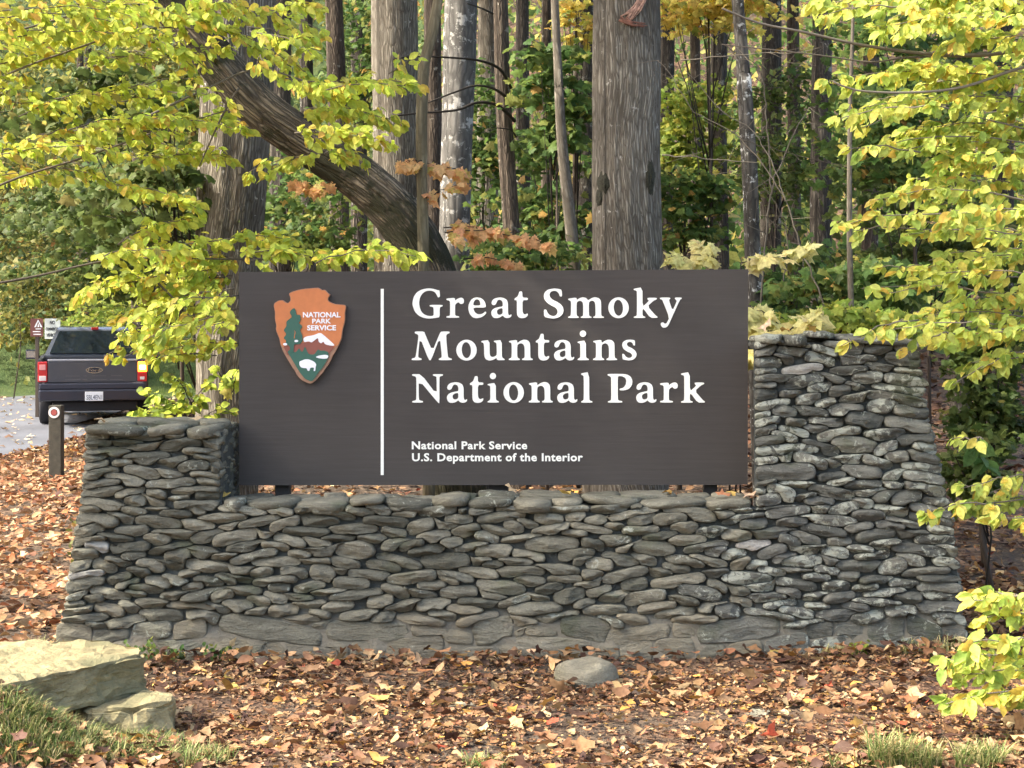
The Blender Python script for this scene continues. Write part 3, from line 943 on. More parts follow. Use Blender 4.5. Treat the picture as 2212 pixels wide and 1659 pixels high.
for (lab, cx, cy, rx, ry, Y, n, pal, size, tm) in UND:
    if tm is MAPLE: n, size = int(n*1.5), size*.70
    cloud_tree(lab, cx, cy, rx, ry, Y, n, pal, size, tm)

# pale yellow shrubs
def leafy_shrub(label, sp, Y, pal, tm, key, L, nparts, base_px, name='shrub', cat='shrub', spread=.4, hang=.6, twm=None):
    b = P(base_px, 700, Y)
    t = empty(name, (b.x, Y, gz(b.x, Y)), label, cat)
    ss = [spray(A, B, w_, n, Y, .25, hang=hang) for A, B, w_, n in sp]
    stems = [([Vector((b.x + R.uniform(-.1, .1), Y, gz(b.x, Y)-.05)), Vector((b.x, Y, gz(b.x, Y))).lerp(s[0][0][0][0], .5) + Vector((.03, 0, .06)), s[0][0][0][0]], .009) for s in ss]
    put('stem', tube_mesh('stem', stems, 5), t, twm or B_TWIGD)
    foliage(t, ss, pal, tm, key, L, nparts, twm or B_TWIGD, spread=spread)
    return t


leafy_shrub('shrub of large pale cream-yellow leaves between the sign and the tall stone pier', [((1700, 720), (1625, 665), 34, 34), ((1700, 720), (1760, 685), 32, 34), ((1680, 720), (1650, 720), 34, 30), ((1640, 760), (1622, 760), 20, 14)], 11.6, PALE, MAPLE, 'pale', .17, 90, 1690)
leafy_shrub('pale yellow leaves just over the right end of the sign', [((1560, 560), (1440, 560), 22, 24), ((1560, 550), (1500, 535), 20, 16), ((1600, 575), (1750, 545), 24, 30), ((1600, 570), (1680, 555), 22, 18)], 12.6, PALE, MAPLE, 'pale', .12, 80, 1580)
leafy_shrub('feathery yellow-green bush behind the short stone pier', [((400, 900), (290, 900), 30, 60), ((400, 890), (320, 850), 30, 60), ((400, 890), (450, 830), 30, 50), ((420, 880), (370, 810), 30, 50), ((440, 900), (500, 890), 22, 26), ((380, 900), (330, 880), 26, 40)], 12.6, LIME + YEL[:2], OVAL, 'lime', .075, 120, 400)
leafy_shrub('low sprig of five broad green leaves right of the tall pier', [((2130, 1010), (2110, 960), 18, 7)], 10.8, [(1, (.14, .24, .07))], OVAL, 'sprig', .14, 7, 2130, 'plant', 'plant')
leafy_shrub('yellow-green leafy stem between the sign edge and the wide trunk', [((500, 860), (516, 800), 16, 16), ((495, 850), (470, 800), 16, 14)], 13.4, YEL, MAPLE, 'yel_m', .10, 20, 500)

# ------------------------------------------------------------------ left yellow tree
lt = empty('yellow_tree', (P(-170, 900, 11.6).x, 11.6, 0), 'yellow-green leaved tree reaching in from the left across the top of the photo', 'tree')
LTX = P(-170, 900, 11.6).x
put('trunk', tube_mesh('trunk', [([Vector((LTX, 11.6, -.2)), Vector((LTX+.05, 11.6, 2)), Vector((LTX-.05, 11.7, 4.5)), Vector((LTX+.1, 11.7, 8.5))], [.17, .14, .11, .05])], 16), lt, B_GREY)
LS = [((-40, 30), (300, 40), 60, 110), ((-40, 90), (330, 90), 55, 110), ((150, 0), (420, 50), 60, 110), ((300, 20), (560, 90), 52, 90), ((480, 10), (700, 70), 46, 60),
      ((-40, 150), (150, 120), 40, 60), ((540, 60), (690, 110), 34, 36), ((60, 250), (340, 205), 44, 60), ((330, 90), (450, 150), 34, 30),
      ((150, 280), (400, 260), 50, 90), ((330, 250), (530, 280), 42, 70), ((300, 350), (500, 340), 46, 75), ((-40, 350), (240, 320), 42, 80), ((-40, 390), (120, 380), 34, 40), ((100, 360), (260, 400), 30, 26),
      ((250, 400), (430, 450), 42, 70), ((260, 520), (420, 470), 38, 60), ((200, 560), (420, 560), 46, 90), ((360, 540), (640, 520), 42, 90), ((540, 560), (760, 560), 36, 90), ((700, 560), (915, 555), 30, 76),
      ((380, 600), (190, 625), 44, 90), ((500, 600), (330, 640), 46, 90), ((516, 560), (400, 610), 44, 80), ((516, 640), (280, 690), 42, 80), ((520, 690), (330, 745), 36, 60), ((516, 740), (350, 760), 32, 46), ((470, 770), (335, 778), 26, 30), ((380, 745), (262, 772), 16, 22), ((430, 770), (255, 715), 26, 30),
      ((560, 120), (600, 170), 22, 12), ((560, 100), (700, 190), 44, 60), ((620, 170), (760, 215), 48, 80), ((680, 190), (895, 180), 44, 84), ((650, 240), (860, 260), 50, 110), ((640, 290), (840, 310), 44, 84), ((700, 330), (570, 375), 30, 44), ((700, 330), (790, 345), 30, 40), ((840, 160), (905, 130), 22, 10),
      ((450, 270), (500, 235), 22, 16), ((420, 0), (520, 30), 40, 50), ((600, 0), (700, 20), 30, 30), ((200, 140), (330, 130), 30, 30)]
ls = []
for A, B, w_, n in LS:
    Y = R.uniform(10.9, 12.2)
    ls.append(spray(A, B, w_, int(n*1.15), Y, .45, hang=.55))
    ls.append(spray((A[0]+R.uniform(-20, 20), A[1]+R.uniform(-16, 16)), (B[0]-R.uniform(5, 50), B[1]+R.uniform(-16, 16)), w_*1.05, int(n*1.0), Y+R.uniform(-.3, .5), .45, hang=.8))
for _ in range(34):
    cx, cy = R.uniform(-20, 440), R.uniform(-10, 340)
    ls.append(spray((cx-70, cy+R.uniform(-20, 25)), (cx+70, cy+R.uniform(-25, 20)), 40, 34, R.uniform(11.4, 12.8), .4, hang=.8))
for _ in range(12):
    cx, cy = R.uniform(300, 500), R.uniform(540, 740)
    ls.append(spray((cx+60, cy-R.uniform(0, 25)), (cx-60, cy+R.uniform(-10, 25)), 34, 30, R.uniform(11.6, 12.6), .3, hang=.8))
foliage(lt, ls, YEL, OVAL, 'yel', 0.079, 300, B_TWIG, spread=.5)
# main limbs
for pth in ([(-170, 300), (-20, 180), (150, 110), (330, 60), (560, 80)], [(-170, 500), (0, 400), (180, 340), (350, 280), (520, 230)], [(-170, 640), (60, 600), (260, 560), (500, 560), (720, 565)], [(-170, 120), (60, 60), (250, 10), (500, -20)],
            [(300, 260), (450, 190), (560, 150), (700, 190)], [(330, 600), (420, 700), (400, 760)], [(516, 190), (480, 250), (430, 360)]):
    q = px_path(pth, 11.6, 11.7)
    put('branch', tube_mesh('branch', [(q, .010)], 6), lt, B_TWIG)
crown(lt, 11.4, -3.6, 6.8, 1.3, .4, CROWN_Y)
shade_tree = empty('tree', (-5.1, 9.0, 0), 'unseen leafy tree added left of the wall to shade it and the sign', 'tree')  # added out of view to keep direct sun off the wall and sign
put('trunk', tube_mesh('trunk', [([Vector((-5.1, 9.0, -.2)), Vector((-5.05, 9.0, 2)), Vector((-5.1, 8.8, 5)), Vector((-5.1, 8.4, 9))], [.13, .11, .08, .03])], 14), shade_tree, B_GREY)
for cy_, cz_, cr_ in ((9.45, 3.9, 1.25), (9.0, 5.6, 1.45), (8.6, 7.4, 1.5), (8.3, 9.0, 1.3)):
    crown(shade_tree, cy_, -5.1, cz_, cr_, cz_, CROWN_Y)

# ------------------------------------------------------------------ right yellow tree
rt = empty('yellow_tree', (P(2420, 900, 10.2).x, 10.2, 0), 'bright yellow-leaved tree reaching in from the right edge above the tall stone pier', 'tree')
RTX = P(2420, 900, 10.2).x
put('trunk', tube_mesh('trunk', [([Vector((RTX, 10.2, -.2)), Vector((RTX-.04, 10.2, 2)), Vector((RTX+.05, 10.2, 4.5)), Vector((RTX, 10.2, 7.5))], [.12, .10, .08, .04])], 16), rt, B_GREY)
RS = [((2260, 10), (1760, 10), 52, 140), ((2260, 50), (1900, 60), 56, 140), ((2260, 90), (2040, 100), 50, 90), ((2000, 20), (1760, 40), 30, 40), ((2260, 0), (2000, 0), 50, 90), ((1960, 60), (1880, 90), 24, 16),
      ((2260, 170), (1950, 150), 50, 100), ((2260, 190), (1780, 175), 36, 90), ((2260, 230), (1830, 245), 46, 120), ((2050, 230), (1790, 270), 28, 40), ((2260, 280), (1950, 290), 50, 110), ((2260, 320), (1850, 330), 34, 66), ((1990, 330), (1820, 330), 20, 20),
      ((2260, 360), (2030, 350), 48, 90), ((2260, 400), (1990, 410), 44, 80), ((2260, 440), (1880, 430), 36, 60), ((2260, 470), (2040, 470), 44, 80), ((2100, 470), (1800, 490), 26, 56), ((2260, 520), (1950, 510), 36, 70),
      ((2260, 550), (2060, 580), 36, 60), ((2260, 600), (2000, 600), 30, 44), ((2200, 650), (1860, 625), 26, 40), ((2260, 640), (2060, 660), 36, 60), ((2260, 690), (1980, 690), 34, 70), ((2260, 720), (2020, 740), 36, 76), ((2150, 700), (1900, 720), 24, 40), ((2060, 720), (1940, 760), 18, 14), ((2260, 760), (2090, 790), 32, 50), ((2200, 770), (2060, 830), 22, 26), ((1990, 690), (1820, 745), 20, 24),
      ((2260, 1030), (2080, 1060), 30, 50), ((2260, 1080), (2060, 1100), 34, 60), ((2160, 1090), (1985, 1112), 20, 44), ((2260, 1120), (2130, 1130), 26, 34), ((2120, 950), (2060, 950), 18, 12)]
RS2 = [((2260, 1290), (2100, 1300), 30, 44), ((2260, 1330), (2110, 1345), 28, 40), ((2260, 1390), (2090, 1395), 28, 36), ((2260, 1420), (2040, 1430), 30, 50), ((2260, 1460), (2060, 1460), 28, 50), ((2260, 1490), (2045, 1520), 26, 44), ((2260, 1590), (2140, 1610), 22, 18), ((2260, 1530), (2130, 1500), 22, 22), ((2200, 1410), (2050, 1440), 20, 26), ((2180, 1480), (2050, 1530), 20, 26), ((2200, 1290), (2110, 1290), 20, 20)]
rs = [spray(A, B, w_, int(n*1.2), R.uniform(9.5, 10.4), .35, hang=.75) for A, B, w_, n in RS]
rs += [spray((A[0], A[1]+R.uniform(-18, 18)), (B[0]+R.uniform(20, 90), B[1]+R.uniform(-18, 18)), w_, int(n*.8), R.uniform(10.0, 11.0), .35, hang=.75) for A, B, w_, n in RS if A[0]-B[0] > 150]
for _ in range(40):
    cx, cy = R.uniform(1960, 2220), R.uniform(-10, 600)
    rs.append(spray((cx+70, cy+R.uniform(-20, 20)), (cx-70, cy+R.uniform(-15, 25)), 38, 34, R.uniform(10.2, 11.4), .35, hang=.8))
rs += [spray(A, B, w_, int(n*1.3), R.uniform(7.9, 8.3), .15, hang=.6) for A, B, w_, n in RS2]
foliage(rt, rs, YEL_R, OVAL, 'yelr', 0.080, 300, B_TWIG, spread=.55)
for pth, r in (([(2420, 60), (2212, 106), (2100, 120), (1980, 114), (1850, 95), (1740, 70), (1640, 50), (1560, 18)], .015), ([(2420, 100), (2212, 145), (2080, 188), (1960, 200), (1850, 195), (1800, 176)], .013),
               ([(2145, 112), (2060, 120), (1950, 125), (1880, 134), (1760, 118), (1560, 96)], .007), ([(2300, 300), (2180, 270), (2100, 250)], .006), ([(2420, 700), (2250, 700), (2120, 720)], .01),
               ([(2420, 1000), (2250, 1070), (2050, 1095)], .008), ([(2420, 480), (2200, 520), (2050, 500), (1900, 490)], .008)):
    q = px_path(pth, 10.1, 9.8)
    put('branch', tube_mesh('branch', [(q, r)], 6), rt, B_TWIG)
crown(rt, 10.4, 3.9, 6.3, 2.0, .9, CROWN_Y)

# bare twiggy saplings on the right
def bare(label, base, paths, Y):
    b = P(base, 700, Y)
    t = empty('bare_sapling', (b.x, Y, gz(b.x, Y)), label, 'sapling')
    for i, (pth, r) in enumerate(paths):
        q = px_path(pth, Y, Y + R.uniform(-.3, .3))
        for j in range(1, len(q)-1): q[j] += Vector(R.normal(0, .006, 3))
        tw = [(q, r)]
        for k in range(5):
            a = q[R.randint(len(q)//4, len(q))]
            tw.append(([a, a + Vector((R.uniform(-.2, .2), R.uniform(-.1, .1), R.uniform(-.15, .1))), a + Vector((R.uniform(-.35, .35), R.uniform(-.1, .1), R.uniform(-.25, .12)))], r*.4))
        put('branch', tube_mesh('branch', tw, 5), t, B_TWIG)
    return t


bare('leafless pale twiggy sapling with forked stems right of the crooked speckled trunk', 1660, [([(1640, 720), (1650, 560), (1665, 420), (1700, 320), (1748, 232)], .010), ([(1668, 420), (1660, 300), (1648, 180), (1620, 130), (1560, 95)], .008), ([(1690, 620), (1700, 500), (1650, 400)], .006), ([(1740, 640), (1730, 540), (1680, 470)], .005)], 13.6)
bare('leafless thin branches slanting down right of the thick straight trunk', 1780, [([(1790, 680), (1740, 560), (1690, 420), (1600, 300), (1500, 240), (1450, 160), (1420, 130)], .007), ([(1700, 440), (1640, 300), (1560, 240), (1480, 150)], .005), ([(1600, 300), (1700, 330), (1840, 360)], .004), ([(1430, 335), (1540, 345), (1640, 352)], .006), ([(1470, 130), (1600, 118), (1740, 112)], .005)], 13.0)

# far wooded slope: one mass of leaves over the hill
n = 95000
fx = R.uniform(-34, 30, n); fy = R.uniform(27, 74, n)
keep = ~((fx < -5) & (fy < 47))
fx, fy = fx[keep], fy[keep]; n = len(fx)
fz = np.array([gz(a, b) for a, b in zip(fx, fy)])
hgt = R.rand(n)**1.3*(2.2 + 5.0*np.clip((fy-30)/30, 0, 1))
clump = np.array([noise.noise(Vector((a*.45, b*.45, c*.6))) for a, b, c in zip(fx, fy, hgt)])
ok = clump > -0.3
Pp = np.stack([fx, fy, fz + hgt], 1)[ok]
n = len(Pp)
cs = np.where((Pp[:, 0] < -3)[:, None], pick_cols(OLIVE, n), pick_cols(GREEN + [(2.5, (.30, .33, .08)), (1.5, (.46, .40, .10))], n))
me = leaf_cloud('forest', Pp, R.normal(0, 1, (n, 3)), leaf_normals(n, .8, .8, .6), R.uniform(.18, .42, n), cs, RHOMB)
tag(link('forest', me, None, LEAF), 'dim mass of green undergrowth covering the slope far behind the trunks', kind='stuff')


# ------------------------------------------------------------------ stone wall
def polyY(tab, y):
    return float(np.interp(y, [t[0] for t in tab], [t[1] for t in tab]))


LEFT = [(900, 182), (1000, 176), (1100, 165), (1200, 150), (1300, 137), (1430, 112)]
RIGHT = [(700, 1986), (900, 2010), (1000, 2036), (1100, 2058), (1200, 2073), (1300, 2085), (1440, 2098)]


def mesh_stone(outline, mapf, depth, rs):
    """outline: list of (s,u); mapf(s,u,d) -> world. rings stepping inwards to a rounded face"""
    n = len(outline)
    cs = sum(p[0] for p in outline)/n; cu = sum(p[1] for p in outline)/n
    off = (cs + rs.uniform(-.15, .15)*(max(p[0] for p in outline)-cs), cu)
    V = []
    sd = rs.uniform(0, 100)
    tilt = rs.uniform(-.25, .25); tu = rs.uniform(-.35, .35)
    ws = max(p[0] for p in outline)-cs + 1e-6; wu = max(p[1] for p in outline)-cu + 1e-6
    flat = rs.uniform(.6, .82)
    planes = [(rs.uniform(.55, 1.0), rs.uniform(-.9, .9), rs.uniform(-1.0, 1.0)) for _ in range(3)]
    for sc, d in ((.99, -0.065), (1.0, 0.02), (.965, .46), (.87, .80), (flat, .98), (flat*.5, 1.04)):
        for (s, u) in outline:
            a, b = off[0]+(s-off[0])*sc, off[1]+(u-off[1])*sc
            dd = d*depth if d > 0 else d
            if d > 0:
                sa, ub = (a-cs)/ws, (b-cu)/wu
                for pa, pb_, pc in planes: dd = min(dd, depth*(pa + pb_*sa + pc*ub))
                dd *= 1 + tilt*(a-cs)/ws + tu*(b-cu)/wu
                dd += depth*.30*noise.noise(Vector((a*.07+sd, b*.15, d)))
            V.append(mapf(a, b, dd))
    V.append(mapf(off[0], off[1], depth*(1.02)))
    Fs = []
    for r in range(5):
        for i in range(n):
            a, b = r*n+i, r*n+(i+1) % n
            Fs.append((a, b, b+n, a+n))
    c = 6*n
    for i in range(n): Fs.append((5*n+i, 5*n+(i+1) % n, c))
    return V, Fs


def lay_stones(xmin, xmax, topf, insidef, wr, tr, rs, first=None, step=2.0):
    """drop flat stones one by one onto the lowest spot, each bedding on what is below; returns outlines"""
    X = np.arange(xmin, xmax+step, step)
    h = np.zeros(len(X))
    T = np.array([topf(x) for x in X])
    done = np.zeros(len(X), bool)
    out = []
    for it in range(4000):
        av = (~done) & (h < T-7) & np.array([insidef(x, u) for x, u in zip(X, h)])
        if not av.any(): break
        hh = np.where(av, h + rs.uniform(0, 3.0, len(X)), 1e9)
        i = int(np.argmin(hh))
        a = i
        while a > 0 and av[a-1] and abs(h[a-1]-h[i]) < 34: a -= 1
        b = i
        while b < len(X)-1 and av[b+1] and abs(h[b+1]-h[i]) < 34: b += 1
        wmin, wmax = wr
        tmin, tmax = tr
        lvl = h[i]
        if first and lvl < first[0]: wmin, wmax, tmin, tmax = first[1:5]
        w_ = math.exp(rs.uniform(math.log(wmin), math.log(wmax)))
        if rs.rand() < .10: w_ *= 1.3
        m = max(3, int(w_/step))
        run = b-a+1
        if run < 9:
            h[a:b+1] += 4.0
            if run < 5: h[a:b+1] += 6.0
            continue
        if run <= m*1.35: s0, s1 = a, b
        else:
            s0 = i - rs.randint(m//4, max(m//4+1, 3*m//4)); s0 = max(a, min(s0, b-m+1))
            if s0-a < 10: s0 = a
            s1 = s0+m-1
            if b-s1 < 10: s1 = b
            if s1-s0 > 1.5*m: s1 = s0+m-1
        xs_ = X[s0:s1+1]; hs = h[s0:s1+1]
        W = xs_[-1]-xs_[0]
        if W < 8: h[s0:s1+1] += 5; continue
        k = np.polyfit(xs_, hs, 1)
        sl = max(-.20, min(.20, k[0]*0.75 + rs.uniform(-.03, .03)))
        mid = xs_.mean()
        t = rs.uniform(tmin, tmax)*(0.8 + .25*min(1, W/90))
        if rs.rand() < .08: t *= 1.35
        t = min(t, .62*W)
        Tm = T[s0:s1+1].min()
        res = hs - sl*(xs_-mid)
        base = np.percentile(res, 34) - 1.0
        if base + t > Tm - 5: t = max(6.5, Tm - base)
        sN = (xs_-mid)/(W/2)
        e = rs.uniform(2.4, 6.5); q = rs.uniform(.40, .62)
        if first and lvl < first[0]: e, q = rs.uniform(5, 9), rs.uniform(.3, .42)
        prof = np.maximum(0, 1-np.abs(sN)**e)**q
        skew = rs.uniform(-.38, .38)
        up = base + t*.5 + t*.5*prof*(1+skew*sN) + sl*(xs_-mid)
        lo = base + t*.5 - t*.5*prof*(1-skew*sN) + sl*(xs_-mid)
        lo = np.maximum(lo, hs + 0.5)
        up = np.maximum(up, lo + 0.5)
        wob = np.array([noise.noise(Vector((x*.05, it*3.1, 0)))*1.8 + noise.noise(Vector((x*.13, it*3.1, 4)))*1.6 for x in xs_])*prof
        up = up + wob
        h[s0:s1+1] = np.maximum(hs, up + rs.uniform(.4, 1.3))
        # ends have to grow a little too
        K = 10
        xi = np.linspace(0.0, 1.0, K)
        xi = .5 - .5*np.cos(np.pi*xi)
        xx = xs_[0] + 1.2 + xi*(W-2.4)
        u_ = np.interp(xx, xs_, up); l_ = np.interp(xx, xs_, lo)
        pts = [(xx[j], l_[j]) for j in range(K)] + [(xx[j], u_[j]) for j in range(K-2, 0, -1)]
        pts[K-1] = (xx[-1], (u_[-1]+l_[-1])/2); pts[0] = (xx[0], (u_[0]+l_[0])/2)
        hgt_ = (u_-l_).max()
        if hgt_ < 5.0: continue
        out.append(pts)
    return out


wall = empty('stone_wall', (0, 10.3, 0), 'low dry-laid river stone wall with a short pier on the left and a tall pier on the right', 'wall')
short_pier = bpy.data.objects.new('short_pier', None); low_wall = bpy.data.objects.new('low_wall', None); tall_pier = bpy.data.objects.new('tall_pier', None)
for o_ in (short_pier, low_wall, tall_pier):
    COL.objects.link(o_); o_.parent = wall; o_.empty_display_size = .2
XA, XB = 474.0, 1634.0
U0 = 1432.0     # photo row of the wall's foot
yA, yL, yB = 930.0, 1093.0, 736.0


def topf(x):
    if x < XA: return U0 - (yA + 6*math.sin(x*.02))
    if x < XB: return U0 - (yL + 3*math.sin(x*.013))
    return U0 - (yB - 3*math.sin(x*.02))


def insidef(x, u):
    y = U0-u
    return polyY(LEFT, y) < x < polyY(RIGHT, y)


def front_map(s, u, d):
    p = P(s, U0-u, 10.0)
    k = 1.0
    yy = 10.0 + 0.05*max(p.z, 0) - d
    return Vector((p.x, yy, p.z))


rs = np.random.RandomState(21)
outl = lay_stones(100, 2104, topf, insidef, (50, 118), (15.5, 29), rs, first=(46, 62, 210, 28, 62))
lib = {'short': [], 'low': [], 'tall': []}
for pts in outl:
    cx = sum(p[0] for p in pts)/len(pts); cu = sum(p[1] for p in pts)/len(pts)
    area = (max(p[0] for p in pts)-min(p[0] for p in pts))*(max(p[1] for p in pts)-min(p[1] for p in pts))
    k = 'short' if cx < XA-2 else ('low' if cx < XB else 'tall')
    lib[k].append((area, cx, cu, pts))
print('stones', {k: len(v) for k, v in lib.items()})
for k, par in (('short', short_pier), ('low', low_wall), ('tall', tall_pier)):
    L_ = sorted(lib[k], key=lambda a: -a[0])
    restV, restF = [], []
    for j, (area, cx, cu, pts) in enumerate(L_):
        dep = rs.uniform(.026, .052)*(.42 if cu < 80 else 1.0)
        Vv, Ff = mesh_stone(pts, front_map, dep, rs)
        mat = M_STONE_B if (cu < 60 + 38*noise.noise(Vector((cx*.006, 3, 1))) and (cx < 1700 or rs.rand() < .4) and rs.rand() < .82) or (cu < 125 and rs.rand() < .30 and cx < 1600) else (M_STONE_T if cx > 1560 + rs.uniform(-80, 120) else M_STONE)
        if rs.rand() < .008 and cu > 70: mat = M_STONE_PALE
        if j < 300:
            put('stone', pmesh('stone', Vv, Ff, True), par, mat)
        else:
            o0 = len(restV); restV += Vv; restF += [tuple(i+o0 for i in f) for f in Ff]
    if restV:
        tag(put('small_stones', pmesh('small_stones', restV, restF, True), par, M_STONE), kind='stuff')


# mortar cores behind the stones
def core(name, par, sL, sR, y_top, y_bot, depth, tap0=0, tap1=0):
    """solid block following the battered outline"""
    K, J = 14, max(6, int((sR(1200)-sL(1200))/28))
    V, Fs = [], []
    for i in range(K+1):
        y = y_top + (y_bot-y_top)*i/K
        a, b = sL(y)+5, sR(y)-5
        for j in range(J+1):
            s = a+(b-a)*j/J
            p = front_map(s, U0-y, -.036 + .018*noise.noise(Vector((s*.03, y*.05, 1))) + (.034 if y > 1345 else 0))
            V.append(p)
    n0 = len(V)
    for i in range(K+1):
        y = y_top + (y_bot-y_top)*i/K
        a, b = sL(y)+5, sR(y)-5
        for j in range(J+1):
            s = a+(b-a)*j/J
            p = front_map(s, U0-y, 0)
            V.append(Vector((p.x + tap0*(1-j/J) + tap1*j/J, 10+depth, p.z)))
    W_ = J+1
    for i in range(K):
        for j in range(J):
            a = i*W_+j
            Fs.append((a, a+W_, a+W_+1, a+1)); Fs.append((a+n0, a+1+n0, a+W_+1+n0, a+W_+n0))
        a = i*W_; Fs.append((a, a+n0, a+W_+n0, a+W_)); a = i*W_+J; Fs.append((a, a+W_, a+W_+n0, a+n0))
    for j in range(J):
        Fs.append((j, j+1, j+1+n0, j+n0)); a = K*W_+j; Fs.append((a, a+n0, a+1+n0, a+1))
    put(name, pmesh(name, V, Fs), par, M_MORTAR)


core('mortar', short_pier, lambda y: polyY(LEFT, y), lambda y: XA+5, yA+6, 1450, .74, 0, 0)
core('mortar', low_wall, lambda y: XA-5, lambda y: XB+5, yL+5, 1450, .46)
core('mortar', tall_pier, lambda y: XB-5, lambda y: polyY(RIGHT, y), yB+5, 1450, .80, .12, 0)

# flat cap stones along the tops
def cap_stone(par, cx, cy, z, rx, ry, th, mat, name='cap_stone'):
    n = 16
    V = []
    ph = rs.uniform(0, 6.28)
    e = rs.uniform(2.2, 4.4); tlt = rs.uniform(-.09, .09)
    for (sc, dz) in ((.93, -th), (1.0, -th*.45), (.99, -.010), (.93, .002), (.45, .008)):
        for i in range(n):
            a = 2*math.pi*i/n
            c, s = math.cos(a), math.sin(a)
            r = (abs(c)**e + abs(s)**e)**(-1/e)
            r *= 1 + .22*noise.noise(Vector((c*1.5+ph, s*1.5, cx*3))) + .08*noise.noise(Vector((c*5+ph, s*5, cx)))
            V.append(Vector((cx + rx*r*c*sc, cy + ry*r*s*sc, z + dz + .014*noise.noise(Vector((c*1.3*sc+ph, s*1.3*sc, 5))) + tlt*c*sc*rx)))
    V.append(Vector((cx, cy, z+.008)))
    Fs = [(r*n+i, r*n+(i+1) % n, (r+1)*n+(i+1) % n, (r+1)*n+i) for r in range(4) for i in range(n)]
    Fs += [(4*n+i, 4*n+(i+1) % n, 5*n) for i in range(n)]
    Fs.append(tuple(range(n-1, -1, -1)))
    put(name, pmesh(name, V, Fs, True), par, mat)


def caps(par, px0, px1, ytop, depth, mat, seed):
    z0 = P(0, ytop, 10.0).z
    x0, x1 = P(px0, 0, 10).x, P(px1, 0, 10).x
    row = [(.10, .16), (.30, .15)] if depth < .5 else [(.11, .16), (.33, .15), (.56, .16)]
    for ri, (off, ry) in enumerate(row):
        x = x0
        while x < x1-.05:
            w_ = rs.uniform(.12, .40)
            if x1-(x+w_) < .12: w_ = x1-x
            th_ = rs.uniform(.028, .06)
            cap_stone(par, x+w_/2, 10.045+off+rs.uniform(-.035, .03), z0 + rs.uniform(-.014, .024) - (.004*ri), w_/2*1.02, ry*rs.uniform(.85, 1.1), th_, mat)
            x += w_


caps(short_pier, 186, 474, 922, .72, M_STONE, 1)
caps(low_wall, 478, 1632, 1084, .44, M_STONE, 2)
caps(tall_pier, 1640, 1984, 728, .78, M_STONE_T, 3)

# inner side of the short pier
def side_map(x_fn, y0, sgn):
    def f(s, u, d):
        z = P(0, U0-u, 10.0).z
        return Vector((x_fn(z) + sgn*d, y0 + s*10/F, z))
    return f


s1 = lay_stones(8, 262, lambda x: U0-yA-4, lambda x, u: u > 345, (46, 96), (18, 30), np.random.RandomState(5))
# start heights: only the part standing above the low wall
def lay_side(smin, smax, u0, u1, wr, seed):
    r_ = np.random.RandomState(seed)
    return [[(s, u+u0) for s, u in pts] for pts in lay_stones(smin, smax, lambda x: u1-u0, lambda x, u: True, wr, (17, 29), r_)]


xin = P(XA-6, 0, 10.0).x
for pts in lay_side(6, 262, 330, U0-yA, (46, 96), 6):
    Vv, Ff = mesh_stone(pts, side_map(lambda z: xin + .0, 10.04, 1), .032, rs)
    put('stone', pmesh('stone', Vv, Ff, True), short_pier, M_STONE)
# outer ends and the tall pier's inner side, out of the photo's sight
V_, F_ = [], []
def xl(z): return P(polyY(LEFT, HY+(H-z)*F/10), 0, 10.0).x + .012
def xr(z): return P(polyY(RIGHT, HY+(H-z)*F/10), 0, 10.0).x - .012
for pts in lay_side(6, 262, 0, U0-yA, (50, 110), 8):
    a, b = mesh_stone(pts, side_map(xl, 10.04, -1), .032, rs); o0 = len(V_); V_ += a; F_ += [tuple(i+o0 for i in f) for f in b]
tag(put('end_stones', pmesh('end_stones', V_, F_, True), short_pier, M_STONE), kind='stuff')
V_, F_ = [], []
for pts in lay_side(6, 284, 0, U0-yB, (50, 110), 9):
    a, b = mesh_stone(pts, side_map(xr, 10.04, 1), .032, rs); o0 = len(V_); V_ += a; F_ += [tuple(i+o0 for i in f) for f in b]
tag(put('end_stones', pmesh('end_stones', V_, F_, True), tall_pier, M_STONE_T), kind='stuff')

# ------------------------------------------------------------------ park sign
SY = 10.5
M_BOARD = None


def board_material():
    m, nt, b = new_mat('painted_board')
    g = N(nt, 'ShaderNodeNewGeometry')
    mp = N(nt, 'ShaderNodeMapping'); mp.inputs['Scale'].default_value = (3, 3, 60)
    nt.links.new(g.outputs['Position'], mp.inputs[0])
    n = N(nt, 'ShaderNodeTexNoise', inp={'Scale': 1.0, 'Detail': 6.0, 'Roughness': .65})
    nt.links.new(mp.outputs[0], n.inputs['Vector'])
    n2 = N(nt, 'ShaderNodeTexNoise', inp={'Scale': 1.6, 'Detail': 5.0})
    nt.links.new(g.outputs['Position'], n2.inputs['Vector'])
    r = ramp(nt, [(0.3, (0.052, 0.045, 0.038)), (0.7, (0.062, 0.054, 0.047))], n.outputs[0])
    r2 = ramp(nt, [(0.3, .9), (0.7, 1.1)], n2.outputs[0])
    nt.links.new(mixc(nt, 1.0, r.outputs[0], r2.outputs[0], 'MULTIPLY'), b.inputs['Base Color'])
    b.inputs['Roughness'].default_value = .62; b.inputs['Specular IOR Level'].default_value = .35
    bump(nt, b, n.outputs[0], .25, .004)
    return m


M_BOARD = board_material()
M_POST = plain('post_paint', (0.040, 0.036, 0.034), .7, grain=.15)
M_WHITE = plain('white_paint', (0.90, 0.90, 0.80), .55, grain=.05, scale=60)
sign = empty('park_sign', (P(1066, 1048, SY).x, SY, 0), 'large brown board lettered Great Smoky Mountains National Park above the stone wall', 'sign')


def SP(px, py):
    p = P(px, py, SY); return (p.x, p.z)


